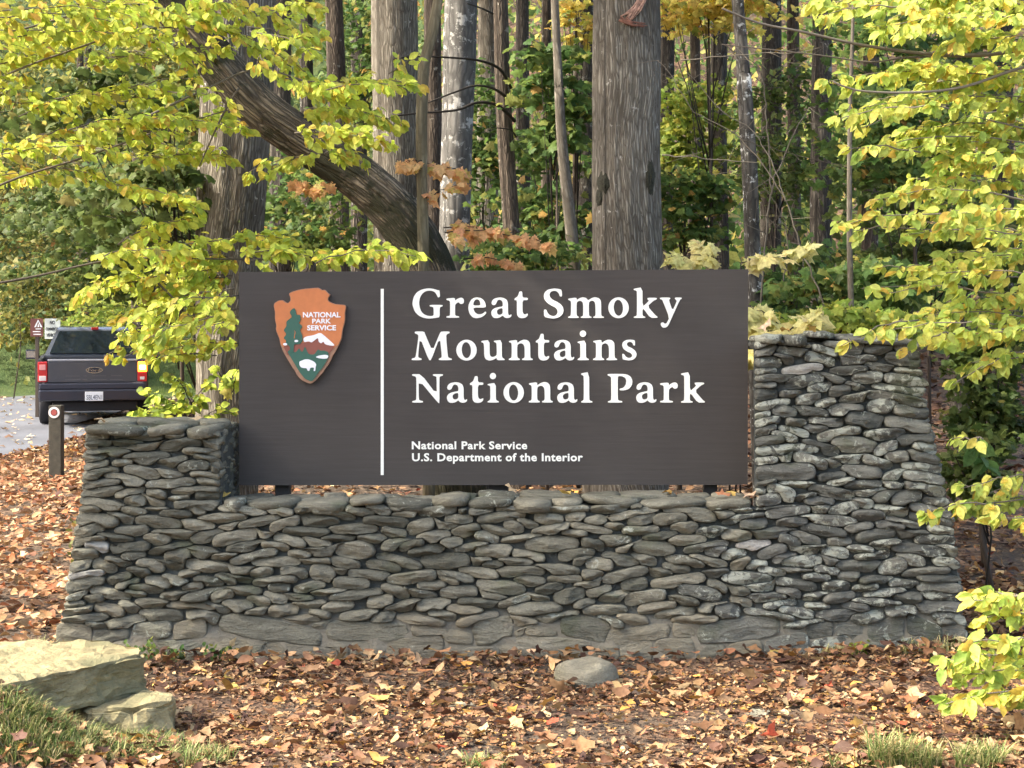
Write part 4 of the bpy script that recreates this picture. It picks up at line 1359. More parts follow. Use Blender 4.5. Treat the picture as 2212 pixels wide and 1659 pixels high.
# board: with its top edge rising very slightly to the right, as the photo shows
pts = [SP(518, 1047), SP(1615, 1047), SP(1615, 583), SP(518, 589)]
me = MB().prism(pts, SY, SY+.075)
bo = me.build('board', M_BOARD, sign)
bv = bo.modifiers.new('b', 'BEVEL'); bv.width = .004; bv.segments = 2
for a, b in ((590, 622), (1055, 1097), (1524, 1553)):
    x0, x1 = SP(a, 0)[0], SP(b, 0)[0]
    q = MB().box(x0, x1, SY+.078, SY+.078+(x1-x0), -.3, SP(0, 700)[1], .006)
    q.build('post', M_POST, sign)
q = MB().box(SP(822.5, 0)[0], SP(829, 0)[0], SY-.003, SY+.01, SP(0, 1026)[1], SP(0, 624)[1]); q.build('divider', M_WHITE, sign)


def S2D(sx, sy): return SP(sx*.8641, sy*.8641)


# glyph outlines in zoom units, with the baseline and left edge they are measured from
GA = 1/5.183; GB = 1/5.027
def ell(cx, cy, rx, ry, n=22, rot=0.0):
    return [(cx + rx*math.cos(a)*math.cos(rot) - ry*math.sin(a)*math.sin(rot), cy + rx*math.cos(a)*math.sin(rot) + ry*math.sin(a)*math.cos(rot)) for a in [2*math.pi*i/n for i in range(n)]]


G = {
 'G': (GA, 110, 490, [[(312,108),(370,112),(420,126),(445,134),(460,134),(468,218),(440,228),(425,196),(405,162),(370,142),(318,138),(270,150),(230,185),(205,235),(195,300),(205,360),(225,410),(260,445),(310,465),(350,468),(378,462),(385,445),(383,358),(365,348),(333,342),(333,322),(500,322),(500,342),(472,350),(463,370),(463,482),(420,490),(360,498),(310,500),(250,490),(190,462),(140,410),(112,330),(110,290),(125,220),(165,160),(230,122)]], []),
 'r': (GA, 550, 490, [[(550,240),(660,230),(662,268),(690,245),(725,230),(755,230),(778,255),(775,298),(750,312),(725,308),(712,290),(690,295),(665,318),(662,350),(662,450),(672,464),(715,471),(715,490),(550,490),(550,471),(588,464),(597,450),(597,285),(588,268),(550,259)]], []),
 'e': (GA, 832, 490, [[(945,225),(1000,235),(1040,270),(1060,320),(1060,358),(900,358),(905,392),(925,425),(960,445),(1000,443),(1035,425),(1055,405),(1068,428),(1040,460),(1000,485),(940,497),(890,485),(850,440),(832,370),(840,310),(870,255),(905,232)]], [[(898,330),(902,290),(920,258),(945,248),(972,258),(988,290),(990,330)]]),
 'a': (GA, 1130, 490, [[(1240,225),(1290,232),(1330,255),(1345,290),(1348,320),(1348,420),(1354,450),(1370,458),(1385,445),(1394,450),(1388,475),(1365,490),(1330,494),(1300,484),(1278,460),(1245,485),(1205,495),(1160,490),(1134,455),(1130,415),(1145,385),(1180,362),(1230,350),(1278,342),(1280,300),(1268,268),(1240,255),(1215,262),(1200,290),(1190,315),(1165,328),(1140,318),(1133,295),(1145,262),(1175,238)]], [[(1278,364),(1240,370),(1210,388),(1203,415),(1215,446),(1245,452),(1278,434)]]),
 't': (GA, 1430, 490, [[(1495,148),(1533,148),(1535,228),(1605,230),(1603,262),(1535,262),(1535,400),(1545,435),(1568,448),(1590,436),(1605,436),(1602,462),(1575,488),(1530,496),(1490,487),(1468,460),(1462,420),(1463,262),(1432,262),(1430,242),(1470,215),(1485,180)]], []),
 'M': (GA, 100, 1042, [[(140,670),(262,670),(275,708),(368,925),(452,722),(466,692),(480,670),(590,670),(590,692),(558,703),(545,730),(568,990),(580,1010),(620,1022),(620,1042),(450,1042),(452,1022),(482,1010),(490,985),(464,742),(352,1042),(322,1042),(206,745),(182,990),(192,1010),(228,1020),(228,1042),(100,1042),(100,1022),(142,1010),(154,985),(188,735),(178,708),(140,694)]], []),
 'o': (GA, 677, 1042, [ell(810,912,133,136,26)], [ell(808,912,60,104,20,-.06)]),
 'u': (GA, 1002, 1042, [[(1002,792),(1108,780),(1110,960),(1122,992),(1150,1002),(1186,988),(1203,968),(1200,835),(1190,814),(1165,804),(1165,790),(1268,780),(1268,985),(1276,1010),(1305,1028),(1305,1042),(1205,1042),(1200,1012),(1150,1040),(1105,1048),(1060,1032),(1040,990),(1036,840),(1026,816),(1002,808)]], []),
 'n': (GA, 1358, 1042, [[(1360,792),(1465,778),(1467,820),(1510,790),(1555,775),(1600,782),(1630,815),(1635,860),(1636,1000),(1646,1016),(1668,1024),(1668,1042),(1530,1042),(1530,1024),(1556,1014),(1564,990),(1562,870),(1545,835),(1515,822),(1485,832),(1467,852),(1467,992),(1476,1014),(1500,1024),(1500,1042),(1358,1042),(1358,1024),(1386,1014),(1395,992),(1395,835),(1385,815),(1360,808)]], []),
 'N': (GA, 105, 1590, [[(105,1222),(222,1222),(425,1490),(422,1264),(410,1250),(375,1241),(375,1222),(505,1222),(505,1241),(468,1250),(458,1272),(460,1600),(442,1594),(190,1292),(192,1548),(206,1562),(246,1572),(246,1591),(106,1591),(106,1572),(148,1562),(160,1546),(160,1272),(148,1252),(105,1240)]], []),
 'i': (GA, 1083, 1590, [[(1083,1350),(1190,1333),(1190,1542),(1200,1562),(1228,1574),(1228,1590),(1083,1590),(1083,1574),(1108,1562),(1118,1542),(1117,1384),(1107,1370),(1083,1364)], ell(1152,1247,41,42,16)], []),
 'S': (GB, 97, 517, [[(225,148),(275,152),(322,163),(328,248),(300,250),(285,208),(255,182),(222,177),(185,190),(168,222),(175,256),(205,288),(260,314),(310,345),(340,385),(346,430),(330,475),(290,510),(225,527),(160,520),(102,505),(98,415),(128,412),(145,455),(175,485),(215,498),(250,488),(272,455),(270,420),(245,388),(190,362),(140,328),(105,285),(97,240),(110,195),(150,162)]], []),
 'm': (GB, 403, 517, [[(403,275),(508,262),(510,294),(550,268),(590,258),(630,268),(655,298),(700,268),(740,258),(785,268),(812,295),(818,340),(818,480),(828,497),(853,504),(853,519),(718,519),(718,504),(740,496),(748,476),(745,350),(735,315),(708,300),(680,308),(663,328),(665,475),(673,496),(697,504),(697,519),(562,519),(562,504),(586,496),(592,475),(592,350),(582,315),(555,302),(528,310),(510,328),(510,475),(518,496),(538,504),(538,519),(404,519),(404,504),(430,496),(438,475),(440,322),(430,302),(404,292)]], []),
 'k': (GB, 1228, 514, [[(1228,148),(1337,130),(1338,375),(1400,320),(1418,298),(1405,288),(1400,280),(1400,262),(1517,262),(1517,282),(1475,300),(1400,368),(1498,480),(1526,500),(1526,515),(1436,515),(1352,402),(1338,412),(1338,478),(1346,492),(1373,500),(1373,516),(1228,516),(1228,500),(1258,492),(1268,474),(1268,188),(1258,172),(1228,164)]], []),
 'y': (GB, 1557, 517, [[(1557,262),(1686,262),(1686,280),(1668,292),(1716,430),(1768,310),(1762,294),(1745,280),(1745,262),(1830,262),(1830,278),(1808,290),(1712,500),(1660,618),(1630,640),(1590,640),(1567,610),(1568,582),(1595,572),(1615,590),(1640,588),(1676,515),(1590,300),(1580,288),(1557,280)]], []),
 's': (GB, 1080, 1056, [[(1180,798),(1215,800),(1243,808),(1245,872),(1225,872),(1210,838),(1180,824),(1150,834),(1140,858),(1155,882),(1205,905),(1245,935),(1266,975),(1255,1020),(1215,1052),(1165,1060),(1115,1052),(1088,1045),(1083,975),(1105,978),(1130,1015),(1165,1030),(1200,1020),(1210,995),(1195,970),(1140,945),(1100,915),(1080,870),(1090,830),(1130,803)]], []),
 'l': (GB, 567, 1587, [[(567,1220),(668,1202),(668,1545),(678,1562),(708,1572),(708,1588),(568,1588),(568,1572),(590,1562),(600,1545),(600,1262),(590,1246),(567,1236)]], []),
 'P': (GB, 900, 1587, [[(900,1230),(935,1227),(1080,1227),(1140,1233),(1190,1260),(1212,1315),(1205,1370),(1170,1415),(1110,1435),(1050,1433),(1050,1413),(1098,1402),(1128,1362),(1135,1310),(1120,1275),(1080,1256),(1042,1254),(1027,1265),(1027,1545),(1040,1562),(1083,1570),(1083,1588),(904,1588),(904,1572),(935,1562),(945,1545),(945,1280),(935,1260),(900,1246)]], []),
}


def chaikin(p):
    o = []
    n = len(p)
    for i in range(n):
        a, b = p[i], p[(i+1) % n]
        o.append((a[0]*.8+b[0]*.2, a[1]*.8+b[1]*.2)); o.append((a[0]*.2+b[0]*.8, a[1]*.2+b[1]*.8))
    return o


def glyph(ch, sx, sy):
    sc, x0, y0, outs, holes = G[ch]
    mb = MB()
    for k, o in enumerate(outs):
        f = lambda q: [S2D(sx + (x-x0)*sc, sy + (y-y0)*sc) for x, y in chaikin(q)]
        mb.prism(f(o), SY-.0045, SY+.003, [f(hh) for hh in holes] if k == 0 else ())
    return mb.build('letter', M_WHITE, sign)


ROWS = [(794.5, [('G', 1031.2), ('r', 1116.1), ('e', 1170.5), ('a', 1228), ('t', 1285.9), ('S', 1359.3), ('m', 1420.2), ('o', 1520.6), ('k', 1584.3), ('y', 1649.7)]),
        (900.4, [('M', 1029.3), ('o', 1140.6), ('u', 1203.3), ('n', 1272), ('t', 1339.3), ('a', 1384.8), ('i', 1444), ('n', 1482.8), ('s', 1554.8)]),
        (1006.3, [('N', 1030.3), ('a', 1117.1), ('t', 1174.6), ('i', 1219), ('o', 1258.5), ('n', 1322), ('a', 1392.7), ('l', 1452.8), ('P', 1519), ('a', 1590.2), ('r', 1650.3), ('k', 1702.6)])]
for by, row in ROWS:
    for ch, lx in row: glyph(ch, lx, by)


def text_mesh(body, x0, x1, z0, z1, y, bold=.02, depth=.004, capref=None, spacing=1.0, nrm='-y'):
    """built-in sans letters fitted to the box x0..x1, baseline z0, cap top z1, facing the viewer"""
    cu = bpy.data.curves.new('text', 'FONT'); cu.body = body; cu.size = 1; cu.offset = bold; cu.space_character = spacing
    cu.resolution_u = 3
    ob = bpy.data.objects.new('text', cu); COL.objects.link(ob)
    dg = bpy.context.evaluated_depsgraph_get(); dg.update()
    me = bpy.data.meshes.new_from_object(ob.evaluated_get(dg))
    bpy.data.objects.remove(ob); 
    n = len(me.vertices); co = np.zeros(n*3, np.float32); me.vertices.foreach_get('co', co); co = co.reshape(-1, 3)
    mx0, mx1 = co[:, 0].min(), co[:, 0].max()
    capH = 0.73
    X = x0 + (co[:, 0]-mx0)/(mx1-mx0)*(x1-x0); Z = z0 + co[:, 1]*(z1-z0)/capH
    Fs = [tuple(p.vertices) for p in me.polygons]
    bpy.data.meshes.remove(me)
    from collections import Counter
    ec = Counter()
    for f in Fs:
        for i in range(len(f)): ec[(f[i], f[(i+1) % len(f)])] += 1
    V = [(X[i], y-depth, Z[i]) for i in range(n)] + [(X[i], y+.002, Z[i]) for i in range(n)]
    F2 = [f for f in Fs]
    for (a, b) in list(ec):
        if (b, a) not in ec: F2.append((b, a, a+n, b+n))
    return V, F2


def add_letters(name, body, parent, mat, *a, **k):
    V, Fs = text_mesh(body, *a, **k)
    par = list(range(len(V)))
    def find(i):
        while par[i] != i: par[i] = par[par[i]]; i = par[i]
        return i
    for f in Fs:
        for i in f[1:]: par[find(i)] = find(f[0])
    isl = {}
    for f in Fs: isl.setdefault(find(f[0]), []).append(f)
    for fs in isl.values():
        ids = sorted({i for f in fs for i in f}); mp = {v: i for i, v in enumerate(ids)}
        put(name, pmesh(name, [V[i] for i in ids], [tuple(mp[i] for i in f) for f in fs]), parent, mat)


def add_text(name, body, parent, mat, *a, **k):
    V, Fs = text_mesh(body, *a, **k)
    return put(name, pmesh(name, V, Fs), parent, mat)


for body, sx0, sx1, base, cap in (('National Park Service', 1029.5, 1318, 1122.3, 1102.8), ('U.S. Department of the Interior', 1030, 1457, 1152.2, 1132.4)):
    a, zb = S2D(sx0, base); b, zt = S2D(sx1, cap)
    add_letters('small_letter', body, sign, M_WHITE, a, b, zb, zt, SY, bold=.028, depth=.004, spacing=1.08)


def EP(x, y): return S2D(670 + x/6.144, 700 + y/6.144)
def epoly(name, pts, mat, d, par, th=.004, smooth=1):
    p = pts
    for _ in range(smooth): p = chaikin(p)
    return MB().prism([EP(*q) for q in p], SY-d, SY-d+th).build(name, mat, par)


M_RIM = plain('emblem_rim', (0.36, 0.20, 0.12), .6, grain=.2)
M_OR = plain('emblem_orange', (0.60, 0.20, 0.065), .6, grain=.10, scale=12)
M_GRN = plain('emblem_green', (0.040, 0.125, 0.085), .6)
M_BRN = plain('emblem_brown', (0.27, 0.085, 0.055), .6)
M_WH = plain('emblem_white', (0.88, 0.88, 0.88), .5)
emb = [(780,118),(800,128),(835,155),(885,150),(930,200),(968,232),(930,280),(935,318),(975,345),(1040,370),(1150,378),(1190,385),(1210,410),(1190,510),(1195,560),(1190,640),(1165,720),(1150,790),(1140,900),(1100,990),(1060,1060),(1030,1120),(1000,1160),(975,1220),(940,1290),(880,1370),(850,1420),(800,1470),(740,1540),(670,1590),(600,1570),(520,1530),(450,1450),(425,1390),(400,1360),(350,1280),(290,1180),(240,1090),(200,980),(185,900),(150,820),(130,750),(140,700),(115,600),(120,500),(98,400),(105,360),(170,315),(235,308),(290,350),(330,350),(358,310),(350,260),(328,210),(380,180),(500,145),(620,130)]
e0 = bpy.data.objects.new('emblem', None); COL.objects.link(e0); e0.parent = sign; e0.empty_display_size = .1
epoly('rim', emb, M_RIM, .034, e0, .036)
top_or = [(780,126),(830,162),(880,158),(924,206),(958,236),(921,280),(926,324),(970,352),(1040,378),(1150,386),(1184,392),(1202,414),(1182,510),(1186,560),(1180,640),(1156,720),(1142,790),(1130,900),(1090,990),(1046,1020),(960,1100),(300,1105),(262,1050),(212,985),(195,900),(160,820),(139,750),(149,700),(124,600),(129,500),(107,404),(112,366),(172,323),(232,317),(286,358),(334,358),(367,312),(359,258),(338,214),(384,188),(502,153),(622,138)]
epoly('panel', top_or, M_OR, .037, e0)
epoly('mountain_base', [(240,1015),(350,1000),(410,990),(540,960),(700,950),(780,885),(900,985),(1035,1015),(950,1120),(940,1160),(310,1160),(290,1090)], M_BRN, .0395, e0)
epoly('meadow', [(306,1100),(350,1065),(405,1095),(440,1110),(490,1040),(520,1095),(545,1100),(580,1010),(625,1120),(650,1138),(720,1145),(780,1060),(820,1085),(870,1080),(940,1105),(945,1180),(905,1250),(860,1330),(770,1440),(700,1545),(660,1550),(580,1515),(510,1430),(460,1350),(400,1250),(360,1180)], M_GRN, .042, e0, smooth=1)
epoly('snow_peak', [(560,890),(600,865),(700,850),(815,805),(890,865),(1040,1000),(1000,1010),(890,990),(860,940),(830,975),(790,950),(780,885),(720,930),(680,960),(640,940),(570,955),(555,920)], M_WH, .042, e0)
epoly('sequoia', [(415,425),(440,470),(450,540),(510,530),(515,620),(480,660),(545,710),(500,770),(540,840),(545,940),(490,990),(412,980),(406,1110),(350,1110),(350,1010),(270,985),(300,930),(250,890),(300,830),(250,770),(300,710),(295,640),(340,600),(385,570),(345,500),(370,460)], M_GRN, .0445, e0)
epoly('snow_patch', ell(278, 985, 32, 20, 12), M_WH, .047, e0); epoly('snow_patch', ell(450, 935, 30, 18, 12), M_WH, .047, e0)
epoly('bark_mark', [(410,760),(440,800),(425,850),(430,890),(412,900),(418,840),(430,800)], M_OR, .047, e0)
epoly('lake', [(740,1180),(800,1155),(900,1145),(940,1160),(930,1200),(870,1208),(790,1200)], M_WH, .0445, e0)
epoly('bison', [(495,1250),(530,1235),(580,1215),(640,1215),(720,1250),(755,1290),(745,1330),(738,1395),(712,1395),(720,1340),(660,1345),(650,1390),(625,1395),(605,1350),(560,1350),(520,1340),(495,1300)], M_WH, .0445, e0)
for body, x0, x1, yb, yt in (('NATIONAL', 548, 1122, 572, 492), ('PARK', 690, 978, 664, 592), ('SERVICE', 612, 1055, 770, 692)):
    a, zb = EP(x0, yb); b, zt = EP(x1, yt)
    add_text('emblem_lettering', body, e0, M_WH, a, b, zb, zt, SY-.037, bold=.03, depth=.004)

# ------------------------------------------------------------------ wooden post with a round marker
PY_ = 21.2
pb = P(118.5, 1036, PY_)
gzp = gz(pb.x, PY_)
post = empty('marker_post', (pb.x, PY_, gzp), 'short dark brown square post with a round white and red reflector by the road', 'post')
hw = 13.5*PY_/F
zt = P(0, 876, PY_).z
MB().box(pb.x-hw, pb.x+hw, PY_, PY_+2*hw, gzp-.2, zt, .008).build('shaft', plain('weathered_post', (0.055, 0.050, 0.036), .85, grain=.3, scale=14), post)
mc = P(117, 891, PY_)
mb = MB(); ro = 12.2*PY_/F
mb.prism([(mc.x+ro*math.cos(a), mc.z+ro*math.sin(a)) for a in np.linspace(0, 2*math.pi, 24, endpoint=False)], PY_-.008, PY_-.001, [[(mc.x+ro*.62*math.cos(a), mc.z+ro*.62*math.sin(a)) for a in np.linspace(0, 2*math.pi, 20, endpoint=False)]])
mb.build('reflector_ring', plain('reflector_white', (0.75, 0.70, 0.68), .4), post)
mb = MB(); ro *= .5
mb.prism([(mc.x+ro*math.cos(a)*(1+.12*math.cos(6*a)), mc.z+ro*math.sin(a)*(1+.12*math.cos(6*a))) for a in np.linspace(0, 2*math.pi, 24, endpoint=False)], PY_-.012, PY_-.001)
mb.build('reflector_center', plain('reflector_red', (0.36, 0.08, 0.07), .4), post)

# ------------------------------------------------------------------ two small road signs
def road_sign(label, px0, px1, py0, py1, Y, mat, nm):
    a, b = P(px0, py1, Y), P(px1, py0, Y)
    cx = (a.x+b.x)/2
    t = empty(nm, (cx, Y, gz(cx, Y)), label, 'sign')
    MB().box(a.x, b.x, Y, Y+.012, a.z, b.z).build('plate', mat, t)
    MB().box(cx-.035, cx+.035, Y+.014, Y+.08, gz(cx, Y)-.2, b.z-.05, .004).build('post', plain('sign_post', (0.06, 0.045, 0.035), .8), t)
    return t, a, b


M_SB = plain('sign_brown', (0.17, 0.055, 0.04), .5); M_SW = plain('sign_white', (0.72, 0.76, 0.70), .5); M_BK = plain('black_print', (0.03, 0.03, 0.03), .6)
t, a, b = road_sign('small brown road sign with a white tent-shaped symbol left of the pickup', 65.5, 93, 688, 727, 34.0, M_SB, 'road_sign')
fx_ = lambda u: a.x + (b.x-a.x)*u
fz_ = lambda v: a.z + (b.z-a.z)*v
# white pictogram: flame-like peak with a dark slit
MB().prism([(fx_(.30), fz_(.52)), (fx_(.62), fz_(.95)), (fx_(.95), fz_(.52)), (fx_(.80), fz_(.52)), (fx_(.62), fz_(.84)), (fx_(.46), fz_(.52))], 33.994, 33.999).build('pictogram', M_WH, t)
MB().prism([(fx_(.56), fz_(.52)), (fx_(.63), fz_(.74)), (fx_(.72), fz_(.52))], 33.994, 33.999).build('pictogram', M_WH, t)
for v, u0, u1 in ((.40, .42, .84), (.25, .2, .8), (.10, .25, .85)):
    MB().box(fx_(u0), fx_(u1), 33.995, 33.999, fz_(v), fz_(v+.05)).build('line', M_WH, t)
t, a, b = road_sign('small white road sign reading NO COMMERCIAL VEHICLES above the left of the pickup', 96.5, 130, 688, 732, 34.6, M_SW, 'road_sign')
for body, u0, u1, v0, v1 in (('NO', .34, .66, .72, .90), ('COMMERCIAL', .06, .94, .42, .56), ('VEHICLES', .12, .88, .12, .27)):
    add_text('lettering', body, t, M_BK, fx_(u0), fx_(u1), fz_(v0), fz_(v1), 34.6, bold=.03, depth=.004)

# ------------------------------------------------------------------ pickup truck
TY = 31.0
tx = P(200.4, 0, TY).x
truck = empty('pickup_truck', (tx, TY, 0.05), 'dark grey pickup stopped on the leafy shoulder of the road with its amber signal lit', 'truck')
truck.rotation_euler = (0, 0, math.atan2(-tx, TY))
M_CAR = plain('grey_paint', (0.10, 0.105, 0.125), .32, .5, coat=.6)
M_CARD = plain('dark_paint', (0.03, 0.033, 0.05), .35, .3, coat=.5)
M_RUB = plain('rubber', (0.022, 0.022, 0.026), .8)
M_GLS = plain('dark_glass', (0.012, 0.018, 0.024), .06, 0, spec=.9)
M_CHR = plain('chrome', (0.75, 0.77, 0.80), .18, 1.0)
M_RED = plain('red_lens', (0.55, 0.03, 0.035), .2, coat=.6)
M_LW = plain('clear_lens', (0.80, 0.70, 0.68), .2)
M_PLT = plain('plate_white', (0.78, 0.80, 0.84), .4)
def glow(name, col, st):
    m, nt, b = new_mat(name)
    b.inputs['Base Color'].default_value = (*col, 1); b.inputs['Emission Color'].default_value = (*col, 1); b.inputs['Emission Strength'].default_value = st
    return m


def tz(T): return (1555-T)*.001366
def txx(T): return (T-920)*.001366
def tb(mb, name, mat, smooth=False, par=None):
    me = pmesh(name, mb.V, mb.F, smooth)
    return link(name, me, par or truck, mat)


# bed sides with wheel arches, profile in (y, z), one long body
def arch(cy, r, z0, n=8): return [(cy + r*math.cos(a), z0 + r*math.sin(a)) for a in np.linspace(math.pi, 0, n)]
prof = [(0.0, .52)] + [(0.0, 1.22), (1.62, 1.24), (1.66, 1.26), (4.1, 1.26), (5.5, 1.18), (5.62, .95), (5.62, .50)]
low = [(5.1, .48)] + [(p[0], p[1]) for p in arch(4.62, .44, .42)][::-1] + [(3.9, .45), (1.7, .45)] + [(p[0], p[1]) for p in arch(1.08, .44, .42)][::-1] + [(.5, .5)]
side = prof + low
for sx in (-1, 1):
    mb = MB(); mb.prism_x(side, sx*.90, sx*.965)
    tb(mb, 'side_panel', M_CAR)
mb = MB(); mb.box(-.90, .90, .05, 1.62, .60, .70); mb.box(-.90, .90, 1.60, 1.66, .60, 1.24); mb.box(-.90, .90, 4.1, 5.55, .55, 1.20, .05); mb.box(-.9, .9, 1.66, 4.1, .45, .62); tb(mb, 'body', M_CAR)
mb = MB(); mb.box(-.79, .79, -.03, .035, .80, 1.185, .012); tg = tb(mb, 'tailgate', M_CAR)
mb = MB(); mb.box(-.795, .795, -.045, .05, 1.187, 1.225, .012); tb(mb, 'tailgate_spoiler', plain('pale_metal', (0.42, 0.43, 0.47), .35, .6))
# raised bars of the tailgate stamp, illegible in the photo
mb = MB()
for a_, b_ in ((560, 760), (790, 850), (900, 1100), (1150, 1310)):
    mb.box(txx(a_), txx(b_), -.034, -.029, tz(935), tz(929)); mb.box(txx(a_+10), txx(b_-8), -.034, -.029, tz(885), tz(880))
tb(mb, 'stamped_lettering', plain('stamp', (0.17, 0.17, 0.185), .4, .4), par=tg)
# oval badge: chrome ring and dark oval
mb = MB(); mb.prism([(txx(940)+.150*math.cos(a), tz(805)+.058*math.sin(a)) for a in np.linspace(0, 2*math.pi, 28, endpoint=False)], -.040, -.029, [[(txx(940)+.132*math.cos(a), tz(805)+.044*math.sin(a)) for a in np.linspace(0, 2*math.pi, 24, endpoint=False)]])
bd = tb(mb, 'badge', M_CHR)
mb = MB(); mb.prism([(txx(940)+.130*math.cos(a), tz(805)+.042*math.sin(a)) for a in np.linspace(0, 2*math.pi, 24, endpoint=False)], -.036, -.030); tb(mb, 'badge_field', M_CARD, par=bd)
V_, F_ = text_mesh('Ford', txx(860), txx(1020), tz(822), tz(788), -.036, bold=.01, depth=.003)
link('badge_lettering', pmesh('badge_lettering', V_, F_), bd, M_CHR)
# bumper
mb = MB(); mb.box(-.94, .94, -.10, .03, .68, .785, .02); tb(mb, 'bumper_top', plain('bumper_paint', (0.05, 0.053, 0.075), .35, .4))
mb = MB(); mb.box(-.95, .95, -.13, .03, .47, .675, .03); tb(mb, 'bumper', M_CARD)
mb = MB(); mb.box(-.72, .80, .1, 5.2, .27, .46, .04); tb(mb, 'underbody', M_RUB)
mb = MB(); mb.box(txx(820), txx(1055), -.142, -.132, tz(1212), tz(1092), .004); pl = tb(mb, 'license_plate', M_PLT)
V_, F_ = text_mesh('SBL4EN1', txx(838), txx(1040), tz(1195), tz(1130), -.142, bold=.01, depth=.002)
link('plate_lettering', pmesh('plate_lettering', V_, F_), pl, plain('plate_ink', (0.10, 0.12, 0.16), .6))
# tail lights
for sx in (-1, 1):
    xa, xb = sorted((sx*.80, sx*.968))
    mb = MB(); mb.box(xa, xb, -.035, .16, .81, 1.18, .012); tl = tb(mb, 'tail_light', M_RED)
    mid = sx*.884
    if sx < 0:
        mb = MB(); mb.box(mid-.062, mid+.062, -.041, -.03, .835, .925, .008); tb(mb, 'reverse_lens', M_LW, par=tl)
        mb = MB(); mb.box(mid-.055, mid+.055, -.041, -.03, 1.03, 1.13, .008); tb(mb, 'brake_lens', plain('pink_lens', (0.80, 0.33, 0.32), .25), par=tl)
    else:
        mb = MB(); mb.box(mid-.078, mid+.082, -.043, -.03, .99, 1.175, .012); tb(mb, 'turn_signal', glow('amber_glow', (1.0, .30, .02), 2.2), par=tl)
        mb = MB(); mb.box(mid-.045, mid+.055, -.047, -.04, 1.035, 1.11, .008); tb(mb, 'bulb', glow('bulb_glow', (1.0, .80, .38), 3.2), par=tl)
        mb = MB(); mb.box(mid-.04, mid+.04, -.041, -.03, .845, .90, .008); tb(mb, 'reverse_lens', M_LW, par=tl)
# cab: tapered shell
cv = []
for (y, z, hw_) in ((1.70, 1.26, .90), (1.98, 1.755, .675), (2.1, 1.80, .64), (3.3, 1.82, .66), (4.2, 1.25, .88)):
    cv.append((y, z, hw_))
V_ = [(-h_, y, z) for y, z, h_ in cv] + [(h_, y, z) for y, z, h_ in cv]
V_ += [(-.9, 1.70, 1.0), (-.9, 4.2, 1.0), (.9, 1.70, 1.0), (.9, 4.2, 1.0)]
F_ = [(0, 1, 6, 5), (1, 2, 7, 6), (2, 3, 8, 7), (3, 4, 9, 8), (0, 10, 11, 4, 3, 2, 1), (5, 6, 7, 8, 9, 13, 12), (10, 0, 5, 12), (11, 13, 9, 4), (10, 12, 13, 11)]
link('cab', pmesh('cab', V_, F_), truck, plain('cab_paint_sky_lit', (0.20, 0.22, 0.27), .25, .6, coat=.8))  # lighter than the body paint: sky reflection put into the cab's colour
def lerp3(a, b, t): return tuple(a[i]+(b[i]-a[i])*t for i in range(3))
bl, br, tl_, tr_ = (-.80, 1.688, 1.30), (.80, 1.688, 1.30), (-.625, 1.935, 1.72), (.625, 1.935, 1.72)
nrm = Vector((0, -.48, .25)).normalized()*.014
o1 = [Vector(v)+nrm for v in (bl, br, tr_, tl_)]; o2 = [Vector(v)-nrm*3 for v in (bl, br, tr_, tl_)]
link('rear_window', pmesh('rear_window', o1+o2, [(0, 1, 2, 3), (0, 3, 7, 4), (1, 5, 6, 2), (0, 4, 5, 1), (3, 2, 6, 7)]), truck, M_GLS)
mb = MB(); mb.box(txx(900), txx(1000), 1.93, 2.0, 1.752, 1.80, .006); tb(mb, 'high_brake_light', M_RED)
for sx in (-1, 1):
    mb = MB(); mb.box(*(sorted((sx*1.09, sx*1.31))), 3.55, 3.66, tz(700)-.02, tz(575)-.0, .02); mi = tb(mb, 'mirror', M_CARD)
    mb = MB(); mb.box(*(sorted((sx*1.105, sx*1.295))), 3.542, 3.549, tz(690), tz(592), .003); tb(mb, 'mirror_glass', M_CHR, par=mi)
    mb = MB(); mb.box(*(sorted((sx*.86, sx*1.12))), 3.58, 3.64, 1.17, 1.22); tb(mb, 'arm', M_CARD, par=mi)
for sx in (-1, 1):
    for cy in (1.08, 4.62):
        c = Vector((sx*.975 if sx < 0 else .975, cy, .38)); ax = Vector((-sx, 0, 0))
        mb = MB(); n_ = 28
        for rr, dd in ((.30, 0.0), (.37, .015), (.385, .05), (.385, .20), (.37, .24), (.2, .25)):
            for i in range(n_):
                a = 2*math.pi*i/n_
                mb.V.append(c + ax*dd + Vector((0, math.cos(a)*rr, math.sin(a)*rr)))
        mb.F = [(r*n_+i, r*n_+(i+1) % n_, (r+1)*n_+(i+1) % n_, (r+1)*n_+i) for r in range(5) for i in range(n_)]
        wh = tb(mb, 'wheel', M_RUB, True)
        mb = MB(); mb.cyl(c+ax*.02, ax, .30, .03, 24); mb.cyl(c+ax*-.004, ax, .07, .03, 12); tb(mb, 'rim', M_CHR, par=wh)

